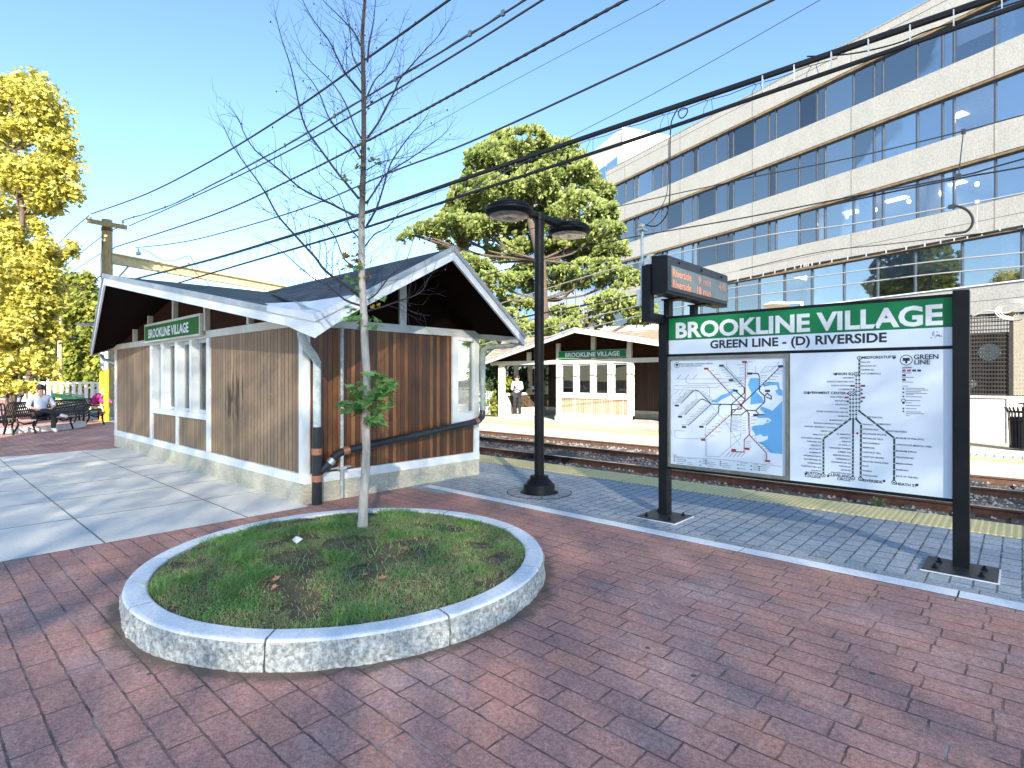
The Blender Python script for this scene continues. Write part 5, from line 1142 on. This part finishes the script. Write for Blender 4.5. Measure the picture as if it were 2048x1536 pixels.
mb=MB(); Q=[oY(x,y,18.2) for x,y in ((1945,632),(1975,622),(2010,626),(2030,618),(2046,612))]; mb.tube(smooth_pts(Q,5),.022,5)
c0=oY(2028,620,18.2)
for r in (.22,.26,.30): mb.tube([c0+Vector((r*cos(a_)*1.15,.02*sin(3*a_),r*.8*sin(a_))) for a_ in [2*pi*i/24 for i in range(25)]],.016,5)
tag(mb.build('coiled_cable','bright_wire',loc=c0),'coil of pale cable hung on top of the mesh screen','cable')

h=oY(1553,610,17.4); T=thing('street_lamp','pale round lamp head just above the top edge of the big sign, across the tracks','street lamp',(h.x+.6,17.6,0)); mb=MB(); mb.tube([(h.x+.62,17.6,0),(h.x+.62,17.6,h.z+.05)],.06,10); mb.build('pole','galv',T,smooth=True); mb=MB(); mb.lathe([(.0,.10),(.2,.085),(.36,.03),(.38,0),(.3,-.06),(0,-.07)],tuple(h),24); mb.build('lamp_head','stonew',T,smooth=True); mb=MB(); mb.tube([(h.x+.62,17.6,h.z+.03),h+Vector((.2,0,.03))],.04,8); mb.build('arm','galv',T)
# ---------------- litter bins ----------------
def bin_(p,label,flare=True,rr=.28,hh=.95,mat='black'):
    t_=thing('litter_bin',label,'bin',tuple(p)); mb=MB(); n=26
    for i in range(n):
        a=2*pi*i/n; u=Vector((cos(a),sin(a),0)); s_=Vector((-sin(a),cos(a),0))
        Q=[p+u*rr*.9+Vector((0,0,.06)),p+u*rr+Vector((0,0,hh*.75)),p+u*(rr*1.02)+Vector((0,0,hh*.88)),p+u*(rr*1.25)+Vector((0,0,hh))]
        for a_,b_ in zip(Q[:-1],Q[1:]): mb.bar(a_,b_,.030,.008,up=u)
    mb.build('slats',mat,t_)
    mb=MB()
    for z,r in ((.08,rr*.92),(hh*.72,rr*1.01),(hh*.9,rr*1.05)): mb.lathe([(r-.012,z-.015),(r+.006,z-.015),(r+.006,z+.015),(r-.012,z+.015)],p,26)
    mb.build('hoops',mat,t_); mb=MB(); mb.lathe([(rr*.82,.08),(rr*.88,hh*.78)],p,20); mb.build('liner','black',t_)
    mb=MB(); mb.lathe([(.03,hh*.7),(.03,hh*1.08),(.09,hh*1.08),(.16,hh*1.1),(.0,hh*1.12)],p,12); mb.build('lid',mat,t_)
q=gp(2050,902); q.z=0; bin_(q,'black slatted litter bin with flared rim at the right edge')
q=gp(968,832); q.z=0; bin_(Vector((q.x,q.y,0)),'pale slatted litter bin left of the far shelter',rr=.33,hh=1.05,mat='galv_pale')
# ---------------- trees ----------------
def sphere_pt(top=.35):
    while True:
        p=Vector((random.uniform(-1,1),random.uniform(-1,1),random.uniform(-1,1)))
        if .05<p.length<=1: break
    p=p.normalized()*(p.length**.35)
    if p.z<-top: p.z*=random.uniform(.2,1)
    return p
def pine(label,clumps,d0,trunk,npuff,ps=.17,mat='pine',nb=15,name='pine_tree'):
    base=oD(*trunk[0]); T=thing(name,label,'tree',tuple(base)); mb=MB(); Q=[oD(*q) for q in trunk]; k=len(Q); mb.tube(Q,[.42*(1-.85*i/(k-1)) for i in range(k)],12); mb.build('trunk','bark_dark',T,smooth=True)
    br=MB(); cr=MB(); tot=sum(c[2]*c[3] for c in clumps)
    for cx,cy,rx,ry,dz in clumps:
        c=oD(cx,cy,d0+dz); a=rx*(d0+dz)/1120; b_=ry*(d0+dz)/1120
        # limb from the trunk to the clump
        z=max(c.z-1.2,Q[0].z+2); s_=min(range(k),key=lambda i:abs(Q[i].z-z)); mid=Q[s_].lerp(c,.55)+Vector((0,0,-.35)); br.tube(smooth_pts([Q[s_],mid,c],4),[.065*(1-.7*i/8) for i in range(9)],6)
        for _ in range(4):
            e=c+Vector((random.uniform(-1,1)*a*.8,random.uniform(-1,1)*a*.6,random.uniform(-.2,.6)*b_)); br.tube([mid.lerp(c,random.random()),e],[.04,.012],4)
        n=max(8,int(npuff*rx*ry/tot)); f=CA,SA
        for _ in range(n):
            s=sphere_pt(.25); p=c+Vector((s.x*a,s.y*a*.85,s.z*b_)); p+=Vector((noise.noise(p*.9),noise.noise(p*.9+Vector((9,0,0))),noise.noise(p*.9+Vector((0,9,0)))*.8))*.55
            out=(Vector((s.x,s.y,s.z*.6+.55))).normalized(); r=ps*random.uniform(.7,1.3)
            for _ in range(nb):
                d=(out+Vector((random.uniform(-1,1),random.uniform(-1,1),random.uniform(-1,1)))*.95).normalized(); w_=d.orthogonal().normalized()*r*.17; q=p+d*r*random.uniform(.75,1.1)
                cr.add([p-w_*.5,p+w_*.5,q+w_,q-w_],[(0,1,2,3)])
    br.build('branches','bark_dark',T); cr.build('crown',mat,T); return T
random.seed(31)
pine('big spreading pine with sunlit tufted needles behind the far shelter',
 [(1050,400,90,60,1.5),(1100,480,90,50,1.8),(1000,440,70,40,1.5),(1080,560,80,30,1.8),(1160,500,60,40,1.6),(1040,300,70,36,0),(985,325,50,30,-.5),(955,350,45,26,0),(1095,318,60,36,.5),(1150,345,50,34,0),(1180,385,38,26,.3),(925,400,34,38,.8),(900,430,25,20,1),(990,385,62,30,-1),(1070,372,55,26,-1),(1150,420,62,30,-.6),(1205,430,30,22,0),
  (900,462,60,16,-.5),(850,470,38,8,-.6),(825,470,20,5,-.6),(960,455,52,24,-1),(1195,470,48,22,-.4),(1220,505,36,20,0),(1140,495,45,16,.5),(905,500,30,24,.6),(945,530,46,20,-.8),(1010,505,34,18,.8),
  (1190,540,52,20,-.5),(1240,556,42,18,.2),(1150,575,34,12,.6),(985,575,48,18,-.6),(930,575,24,20,.5),(1225,612,58,18,-.4),(1285,633,34,14,-.4),(1180,640,45,14,.5),(1030,612,38,13,.6),(1000,645,52,20,-.5),(1090,655,62,16,-.6),(965,690,36,18,.2),(1120,625,34,10,1),(1055,545,26,12,1.4),(1060,450,26,16,1.2)],
 27,[(1085,800,27),(1087,700,27),(1083,600,27),(1082,520,27),(1060,440,27.2),(1050,360,27.2),(1045,290,27)],10500,ps=.21)
def broad(label,clumps,d0,trunk,nleaf,size,mat,name='maple_tree',tr_r=.3,lf=True):
    base=oD(*trunk[0]); T=thing(name,label,'tree',tuple(base)); mb=MB(); Q=[oD(*q) for q in trunk]; k=len(Q); mb.tube(Q,[tr_r*(1-.8*i/(k-1)) for i in range(k)],10); mb.build('trunk','bark_dark',T,smooth=True)
    br=MB(); cr=MB(); tot=sum(c[2]*c[3] for c in clumps)
    for cx,cy,rx,ry,dz in clumps:
        c=oD(cx,cy,d0+dz); a=rx*(d0+dz)/1120; b_=ry*(d0+dz)/1120
        s_=min(range(k),key=lambda i:abs(Q[i].z-(c.z-1.0))); mid=Q[s_].lerp(c,.5)+Vector((0,0,-.1)); br.tube(smooth_pts([Q[s_],mid,c],4),[tr_r*.22*(1-.75*i/8) for i in range(9)],5)
        for _ in range(7):
            e=c+Vector((random.uniform(-1,1)*a,random.uniform(-1,1)*a,random.uniform(-1,1)*b_)); br.tube([mid.lerp(c,random.uniform(.4,1)),e],[tr_r*.07,.008],4)
        subs=[c+Vector((s.x*a,s.y*a,s.z*b_))*1 for s in (sphere_pt(1) for _ in range(max(4,int(rx*ry/160))))]
        n=int(nleaf*rx*ry/tot)
        for _ in range(n):
            sc=random.choice(subs); s=sphere_pt(1); p=sc+s*random.uniform(.2,1.25)*min(a,b_)*.9
            r=size*random.uniform(.6,1.25); nrm=(Vector((s.x*.6,s.y*.6,.55))+Vector((random.uniform(-1,1),random.uniform(-1,1),random.uniform(-1,1)))*.7).normalized(); u=nrm.orthogonal().normalized(); u=(u*cos(random.random()*6)+nrm.cross(u)*sin(random.random()*6)).normalized(); v=nrm.cross(u)
            cr.add([p-v*r*.5,p+u*r*.5-v*r*.05-nrm*r*.1,p+u*r*.22+v*r*.15,p+v*r*.6-nrm*r*.08,p-u*r*.22+v*r*.15,p-u*r*.5-v*r*.05-nrm*r*.1],[(0,1,2),(0,2,3),(0,3,4),(0,4,5)])
    br.build('branches','bark_dark',T); cr.build('crown',mat,T); return T
broad('tall golden yellow maple at the left edge, lit by the sun',
 [(5,175,35,30,0),(55,180,28,26,0),(85,215,36,36,0),(20,225,30,26,.5),(105,265,32,30,0),(60,275,34,26,-.4),(118,320,28,30,0),(75,335,46,30,-.3),(20,330,36,30,.3),(30,385,50,26,-.2),(95,375,46,26,0),(70,410,34,16,.3),(10,430,34,30,.3),(45,455,30,18,0),(95,410,28,16,.5),
  (10,510,46,30,0),(75,500,38,20,.5),(122,495,30,16,0),(100,530,30,16,.4),(40,550,52,28,-.3),(95,575,38,22,.4),(20,610,56,34,-.2),(80,620,44,24,0),(30,665,60,30,-.3),(85,670,30,20,.3),(20,715,56,28,-.2),(70,730,34,22,0),(10,765,46,22,-.3),(48,778,24,14,-.3),(-60,260,60,90,1),(-60,450,60,90,1),(-60,640,60,100,1)],
 18.5,[(20,845,18.5),(28,700,18.5),(40,560,18.5),(44,430,18.5),(30,300,18.5),(20,200,18.5)],44000,.165,'maple',tr_r=.15)
broad('green and yellow tree beyond the white fence, left of the pole base',[(150,640,42,30,0),(190,618,30,34,1),(120,600,36,30,1),(175,700,36,26,0),(205,670,24,30,1),(130,700,34,24,1),(150,745,40,24,0),(195,750,26,22,0),(160,570,24,18,1),(100,560,30,24,2)],36,[(176,800,36),(175,700,36),(172,600,36)],15000,.32,'maple2',tr_r=.22)
broad('darker tree behind the green and yellow one',[(110,640,60,50,0),(200,640,40,50,0),(150,720,90,40,0),(60,700,60,50,0),(250,720,60,40,0)],50,[(140,790,50),(140,640,50)],7000,.45,'dkleaf',tr_r=.4)
broad('pale feathery tree at far left behind the yellow maple',[(60,600,50,40,0),(20,640,50,40,0),(80,540,30,30,0)],40,[(60,800,40),(60,600,40)],3500,.33,'maple2',tr_r=.3)
broad('dark bush behind the left end of the far shelter',[(985,760,26,40,0),(1010,790,26,34,0),(1015,745,30,30,0),(960,770,24,34,.5),(1050,740,40,30,1),(970,720,30,20,1)],24.5,[(990,835,24.5),(990,760,24.5)],6000,.16,'dkleaf',name='bush',tr_r=.1)
broad('lighter bush beside the pale bin at the far shelter',[(985,810,18,18,0),(1012,770,14,18,0),(968,790,16,16,0)],23.5,[(985,836,23.5),(985,800,23.5)],2200,.13,'maple2',name='bush',tr_r=.06)
for i,(x,rx,h_,dd,lb) in enumerate(((360,260,650,48,'dark trees beyond the tracks, seen through the windows of the near shelter'),(700,160,660,75,'distant dark tree line hidden behind the near shelter, left part'),(1420,90,690,60,'distant dark trees behind the big sign'))):
    broad(lb,[(x-rx*.5,h_+40,rx*.6,40,0),(x+rx*.5,h_+40,rx*.6,40,0),(x,h_+20,rx*.6,40,0)],dd,[(x,780,dd),(x,h_+40,dd)],2500,.6,'dkleaf',tr_r=.3)
# unseen tree row added behind the viewer, leaves laid out to filter the low sun
TR='unseen trees added behind the viewer to filter the sun'
import numpy as np
rng=np.random.default_rng(5)
for i in range(9):
    x=3.3+i*4.9; y=-14; h_=19.6+rng.uniform(-.3,.3)
    T=thing('sun_filter_tree','unseen leafy tree added behind the viewer to filter the sun over the plaza','tree',(x,y,0),TR); mb=MB(); mb.tube([(x,y,-.1),(x+.2,y,3),(x+.1,y,7),(x,y,h_-3)],[.22,.12,.07,.03],8)
    for k in range(6):
        a=k*2.4; z=5+k*1.9; mb.tube([(x+.1,y,z),(x+1.6*cos(a),y+1.2*sin(a),z+1.6)],[.025,.012],5)
    mb.build('trunk','bark_dark',T)
    # leaves spread evenly across the light's path
    gx,gz=np.meshgrid(np.arange(-2.45,2.45,.0665),np.arange(3.4,h_,.0665)); n=gx.size; dp=rng.uniform(-1,1,n)
    c=np.stack([gx.ravel()+rng.uniform(0,.0665,n)+x-dp*.8/.6,y+dp,gz.ravel()+rng.uniform(0,.0665,n)-dp/.6*math.tan(R(24))],1)
    u=rng.normal(size=(n,3)); u/=np.linalg.norm(u,axis=1,keepdims=True); v=np.cross(u,rng.normal(size=(n,3))); v/=np.linalg.norm(v,axis=1,keepdims=True)
    r=rng.uniform(.05,.09,(n,1)); V=np.concatenate([c-u*r,c+v*r*.7,c+u*r,c-v*r*.7],1).reshape(-1,3)
    me=D.meshes.new('crown'); me.from_pydata((V-np.array([x,y,0])).tolist(),[],np.arange(n*4).reshape(-1,4).tolist()); me.materials.append(M['shade_leaf']); o=D.objects.new('crown',me); COL.objects.link(o); o.parent=T
# weed by the rail
mb=MB(); c=gp(1757,1012,-.30); random.seed(4)
for i in range(60):
    a=random.uniform(0,6.28); r=random.uniform(.03,.13); d=Vector((cos(a),sin(a),random.uniform(.2,1.6))).normalized(); p=c+d*r; leaf(mb,p,random.uniform(.02,.04),d,Vector((0,0,1)),lb=[(0,0),(.3,.4),(0,1),(-.3,.4)])
    mb.tube([c,p],.0015,3,cap=False)
tag(mb.build('weed','leaf_g',loc=c),'small green weed growing beside the near rails under the big sign','plant')

# ---------------- left background: fence, posts, benches ----------------
fa=oD(48,800,27); fb=oD(214,800,27); fa.z=fb.z=0
fn=thing('picket_fence','white picket fence along the street behind the benches','fence',tuple(fa))
d=(fb-fa).normalized(); L_=(fb-fa).length; nn=Vector((d.y,-d.x,0))
mb=MB(); i=0
while i*.30<L_+2: q=fa+d*(i*.30); mb.bar(q+Vector((0,0,.35)),q+Vector((0,0,1.42)),.17,.03,up=nn); i+=1
mb.build('pickets','stonew',fn); mb=MB(); mb.bar(fa+Vector((0,0,.5)),fb+d*2+Vector((0,0,.5)),.05,.08); mb.bar(fa+Vector((0,0,1.36)),fb+d*2+Vector((0,0,1.36)),.06,.09); mb.build('rails','stonew',fn)
mb=MB(); mb.bar(fa+nn*.4+Vector((0,0,.14)),fb+d*2+nn*.4+Vector((0,0,.14)),.5,.30); mb.build('low_wall','conc_wall',fn)
YG='yellow guarded poles by the near shelter'
for px_,lab,dd in ((204,'left one of two pale poles with yellow sleeve beside the shelter corner',21.3),(213,'right one of two pale poles with yellow sleeve, touching the shelter corner in view',20.8)):
    c=oD(px_,800,dd); c.z=0; T=thing('guarded_pole',lab,'pole',tuple(c),YG); mb=MB(); mb.tube([c,c+Vector((0,0,3.4))],.06,12); mb.build('pole','galv_pale',T,smooth=True); mb=MB(); mb.tube([c+Vector((0,0,.0)),c+Vector((0,0,1.92))],.085,14); mb.build('sleeve','yellowp',T,smooth=True)
c=oD(119,790,33); c.z=0; T=thing('utility_pole','far wooden pole with yellow base seen past the yellow maple','utility pole',tuple(c)); mb=MB(); mb.tube([c,c+Vector((0,0,5.2))],[.16,.12],12); mb.build('pole','wood_pole',T,smooth=True); mb=MB(); mb.tube([c,c+Vector((0,0,1.6))],.18,14); mb.build('sleeve','yellowp',T,smooth=True)
c=oD(111,790,31); c.z=0; T=thing('street_lamp','far black lamp post left of the yellow based pole','street lamp',tuple(c)); mb=MB(); mb.tube([c,c+Vector((0,0,4.0))],.075,10); mb.build('pole','black',T,smooth=True)
for sx_,lm in ((1,'black'),): 
    h=oD(141,678,31); mb=MB(); mb.lathe([(.0,.1),(.3,.07),(.42,.0),(.3,-.06),(0,-.06)],tuple(h),20); mb.build('lamp_head',lm,T,smooth=True); mb=MB(); mb.tube([c+Vector((0,0,3.9)),h],.05,8); mb.build('arm','black',T)
h=oD(170,649,28); c=Vector((h.x-.1,h.y+.75,0)); T=thing('street_lamp','far grey lamp head showing under the left roof edge','street lamp',tuple(c)); mb=MB(); mb.tube([c,c+Vector((0,0,h.z+.15))],.07,10); mb.build('pole','galv',T,smooth=True); mb=MB(); mb.lathe([(.0,.08),(.3,.06),(.42,.0),(.3,-.06),(0,-.06)],tuple(h),20); mb.build('lamp_head','galv',T,smooth=True); mb=MB(); mb.tube([c+Vector((0,0,h.z+.1)),h],.05,8); mb.build('arm','galv',T)
c=oD(131,805,24); c.z=0
T=thing('street_barrier','low green plastic barrier behind the benches','barrier',tuple(c)); a=oD(108,790,24.3); b_=oD(168,800,23.6); mb=MB(); mb.bar(a,b_,.12,.18); mb.bar(a+Vector((0,0,.14)),b_+Vector((0,0,.16)),.05,.04); mb.build('board','greenp',T); mb=MB(); mb.bar(Vector((a.x,a.y,0)),a,.08,.08); mb.bar(Vector((b_.x,b_.y,0)),b_,.08,.08); mb.build('legs','greenp',T)
def strap_bench(label,A_,B_,face,legs):
    A_=Vector(A_); B_=Vector(B_); d=(B_-A_).normalized(); L_=(B_-A_).length; f=Vector(face).normalized(); T=thing('metal_bench',label,'bench',tuple((A_+B_)/2),'black strap benches on the plaza')
    prof=[(.52,.38),(.55,.43),(.50,.455),(.30,.43),(.10,.42),(.04,.45),(-.03,.60),(-.08,.80),(-.12,.86)]
    seat=MB(); back=MB(); n=int(L_/.072)
    for i in range(n+1):
        q=A_+d*(L_*i/n)
        P=[q+f*a+Vector((0,0,z)) for a,z in prof]
        for a,b_ in zip(P[:5],P[1:6]): seat.bar(a,b_,.040,.007,up=(b_-a).cross(d))
        for a,b_ in zip(P[5:-1],P[6:]): back.bar(a,b_,.040,.007,up=(b_-a).cross(d))
    seat.tube([A_+f*.53+Vector((0,0,.38)),B_+f*.53+Vector((0,0,.38))],.018,8); back.tube([A_-f*.12+Vector((0,0,.87)),B_-f*.12+Vector((0,0,.87))],.020,8)
    seat.build('seat','black',T); back.build('backrest','black',T)
    for k in legs:
        q=A_+d*(L_*k); mb=MB(); mb.tube([q+f*.46+Vector((0,0,.38)),q+f*.42+Vector((0,0,.25)),q+f*.50+Vector((0,0,.02))],.026,8); mb.tube([q-f*.02+Vector((0,0,.45)),q+f*.02+Vector((0,0,.25)),q-f*.12+Vector((0,0,.02))],.026,8); mb.tube([q+f*.46+Vector((0,0,.34)),q+f*.2+Vector((0,0,.28)),q+Vector((0,0,.36))],.022,8)
        if k in (0,1): mb.tube([q+f*.5+Vector((0,0,.42)),q+f*.48+Vector((0,0,.64)),q+f*.2+Vector((0,0,.67)),q-f*.06+Vector((0,0,.66))],.02,8)
        mb.build('leg_frame','black',T)
    return T
strap_bench('black strap bench where the man in pale blue sits',(-21.15,2.3,0),(-23.3,4.35,0),(.69,.72,0),(0,.5,1))
strap_bench('black strap bench cut off by the left photo edge',(-20.6,-.4,0),(-21.15,2.05,0),(.97,.22,0),(0,1))
strap_bench('second black strap bench standing back to back behind the man',(-22.0,2.1,0),(-24.6,4.6,0),(-.69,-.72,0),(0,.5,1))
mb=MB(); cc=Vector((-23.6,2.2,0)); 
for i in range(26):
    a0=-.5+1.9*i/26; a1=-.5+1.9*(i+1)/26; r0,r1=1.9,2.1
    mb.prism([cc+Vector((r0*cos(a0),r0*sin(a0),0)),cc+Vector((r1*cos(a0),r1*sin(a0),0)),cc+Vector((r1*cos(a1),r1*sin(a1),0)),cc+Vector((r0*cos(a1),r0*sin(a1),0))],(0,0,.16))
o=mb.build('planter_kerb','granite',loc=cc); tag(o,'low curved granite kerb under the benches','kerb')

# ---------------- people ----------------
def skin_obj(name,pts,edges,rad,mat,parent,extra=None,root=0,lv=1):
    me=D.meshes.new(name); me.from_pydata(pts,edges,[]); o=D.objects.new('tmp',me); COL.objects.link(o)
    md=o.modifiers.new('s','SKIN'); sv=me.skin_vertices[0].data
    for i,r in enumerate(rad):
        rr=r if hasattr(r,'__len__') else (r,r); sv[i].radius=rr; sv[i].use_root=(i==root)
    md.use_smooth_shade=True; m2=o.modifiers.new('u','SUBSURF'); m2.levels=lv; m2.render_levels=lv
    dg=bpy.context.evaluated_depsgraph_get(); dg.update(); em=D.meshes.new_from_object(o.evaluated_get(dg)); vs=[tuple(v.co) for v in em.vertices]; fs_=[tuple(p.vertices) for p in em.polygons]
    D.objects.remove(o); D.meshes.remove(me); D.meshes.remove(em); mb=MB(); mb.add(vs,fs_)
    if extra: extra(mb)
    return mb.build(name,mat,parent,smooth=True)
def person(label,loc,heading,J,shirt,trous,hair,shoe,sleeve=1.0,phone=None):
    """J: joint positions in (right, forward, up) metres from loc"""
    loc=Vector(loc); f=Vector((cos(heading),sin(heading),0)); r=Vector((f.y,-f.x,0))
    def w_(p): return loc+r*p[0]+f*p[1]+Vector((0,0,p[2]))
    T=thing('person',label,'person',tuple(loc)); G={k:w_(v) for k,v in J.items()}
    order=['pel','spine','chest','neck','head','crown','shL','elL','wrL','haL','shR','elR','wrR','haR','hiL','knL','anL','toL','hiR','knR','anR','toR']
    E_=[(0,1),(1,2),(2,3),(3,4),(4,5),(2,6),(6,7),(7,8),(8,9),(2,10),(10,11),(11,12),(12,13),(0,14),(14,15),(15,16),(16,17),(0,18),(18,19),(19,20),(20,21)]
    R_={'pel':.13,'spine':.12,'chest':.13,'neck':.055,'head':.085,'crown':.07,'sh':.06,'el':.042,'wr':.028,'ha':.035,'hi':.085,'kn':.06,'an':.04,'to':.035}
    def rad(k,s=1): return R_.get(k,R_.get(k[:2],.05))*s
    def fingers(mb):
        for s in 'LR':
            h=G['ha'+s]; d=(h-G['wr'+s]).normalized(); sd=d.cross(Vector((0,0,1))); sd=sd.normalized() if sd.length>.1 else r
            for i in range(4): mb.tube([h+sd*(i-1.5)*.02,h+sd*(i-1.5)*.022+d*.045,h+sd*(i-1.5)*.02+d*.075-Vector((0,0,.02))],[.009,.0085,.006],5)
            mb.tube([h-d*.02+sd*.035,h+d*.02+sd*.05],[.010,.007],5)
        nd=(G['head']-G['neck']).normalized(); fc=(w_((0,1,0))-loc); fc=(fc-nd*fc.dot(nd)).normalized(); c=(G['head']+G['crown'])/2-nd*.03
        mb.ell(c+fc*.095,(.015,.015,.02),6,5); sdv=fc.cross(nd)
        for s_ in (-1,1): mb.ell(c+sdv*s_*.088+nd*.01,(.015,.02,.03),6,5); mb.ell(c+fc*.08+sdv*s_*.03+nd*.03,(.010,.010,.007),5,4)
    skin_obj('body',[G[k] for k in order],E_,[rad(k) for k in order],'skin',T,fingers)
    sub=['pel','spine','chest','neckb','shL','elL','cuL','shR','elR','cuR']
    G['neckb']=G['chest'].lerp(G['neck'],.55); G['cuL']=G['elL'].lerp(G['wrL'],.15+.7*sleeve); G['cuR']=G['elR'].lerp(G['wrR'],.15+.7*sleeve)
    skin_obj('shirt',[G[k] for k in sub],[(0,1),(1,2),(2,3),(2,4),(4,5),(5,6),(2,7),(7,8),(8,9)],[.155,.15,.16,.085,.085,.068,.052,.085,.068,.052],shirt,T)
    sub=['pel','hiL','knL','anL','hiR','knR','anR']
    skin_obj('trousers',[G[k] for k in sub],[(0,1),(1,2),(2,3),(0,4),(4,5),(5,6)],[.15,.105,.082,.0665,.105,.082,.0665],trous,T)
    for s in 'LR':
        mb=MB(); a=G['an'+s]; b_=G['to'+s]; mb.tube([a+Vector((0,0,-.0))+(a-b_)*.25,a.lerp(b_,.4),b_,b_+(b_-a)*.15],[.042,.05,.045,.025],8); mb.build('shoe',shoe,T,smooth=True)
    mb=MB(); nd=(G['crown']-G['head']).normalized(); fc=(w_((0,1,0))-loc); c=(G['head']+G['crown'])/2; o_=len(mb.v); mb.ell(c+nd*.035-fc*.025,(.108,.108,.11),14,10); mb.ell(c-fc*.06-nd*.02,(.085,.085,.11),12,8)
    mb.build('hair',hair,T,smooth=True)
    return T
hd0=math.atan2(.72,.69)
mloc=(-21.55,2.85,0)
person('man in pale blue shirt and dark trousers sitting cross legged on the black bench',mloc,hd0-.55,dict(pel=(0,.06,.50),spine=(0,.02,.72),chest=(0,.0,.98),neck=(0,.03,1.14),head=(0,.05,1.22),crown=(0,.05,1.34),shL=(-.2,0,1.04),elL=(-.33,.06,.78),wrL=(-.15,.28,.68),haL=(-.08,.32,.68),shR=(.2,0,1.04),elR=(.33,.08,.78),wrR=(.2,.30,.68),haR=(.12,.34,.67),hiL=(-.1,.1,.5),knL=(-.12,.52,.52),anL=(-.1,.55,.10),toL=(-.1,.70,.05),hiR=(.1,.1,.52),knR=(.1,.50,.66),anR=(-.25,.62,.50),toR=(-.38,.68,.45)),'shirt','trous','hair','shoe',sleeve=.2)
wl=oD(186,838,21.2); wl.z=0
person('woman in magenta top and cream trousers leaning forward on the rear bench',wl,math.atan2(.674,.739),dict(pel=(0,-.05,.50),spine=(0,.06,.70),chest=(0,.26,.90),neck=(0,.38,1.02),head=(0,.44,1.08),crown=(0,.50,1.18),shL=(-.19,.27,.96),elL=(-.26,.42,.74),wrL=(-.12,.64,.62),haL=(-.06,.70,.60),shR=(.19,.27,.96),elR=(.26,.46,.76),wrR=(.12,.70,.66),haR=(.06,.76,.64),hiL=(-.1,.02,.5),knL=(-.13,.46,.54),anL=(-.12,.5,.10),toL=(-.12,.64,.05),hiR=(.1,.02,.5),knR=(.13,.48,.54),anR=(.12,.62,.12),toR=(.12,.76,.07)),'magenta','cream','hair_gr','shoe',sleeve=.9)
mb=MB(); c=wl; mb.box(c.x-.5,c.x+.45,c.y-.45,c.y+.35,.36,.42); 
for sx_ in (-.4,.35):
    for sy_ in (-.35,.25): mb.box(c.x+sx_-.03,c.x+sx_+.03,c.y+sy_-.03,c.y+sy_+.03,0,.36)
tag(mb.build('stool','black',loc=c),'low black stool under the woman in magenta','stool')
wl=Vector((-15.25,17.05,.012))
person('woman in pale blue top and black trousers looking at her phone in the far shelter',wl,math.atan2(-.9,.45),dict(pel=(0,0,.92),spine=(0,0,1.12),chest=(0,.0,1.33),neck=(0,.02,1.47),head=(0,.05,1.54),crown=(0,.03,1.64),shL=(-.17,0,1.39),elL=(-.22,.03,1.12),wrL=(-.06,.25,1.16),haL=(-.02,.29,1.18),shR=(.17,0,1.39),elR=(.22,.03,1.12),wrR=(.06,.25,1.14),haR=(.02,.29,1.16),hiL=(-.09,0,.9),knL=(-.1,.03,.5),anL=(-.11,0,.09),toL=(-.12,.14,.04),hiR=(.09,0,.9),knR=(.1,.03,.5),anR=(.11,0,.09),toR=(.12,.14,.04)),'shirt','trous','hair','shoe',sleeve=.95)
ph=MB(); f=Vector((cos(math.atan2(-.9,.45)),sin(math.atan2(-.9,.45)),0)); c=wl+f*.34+Vector((0,0,1.22)); ph.bar(c-Vector((0,0,.06)),c+Vector((0,0,.06))+f*.05,.07,.01,up=f); tag(ph.build('phone','black',loc=c),'black phone held by the woman in the far shelter','phone')

for o in D.objects:
    if 'org' in o: del o['org']
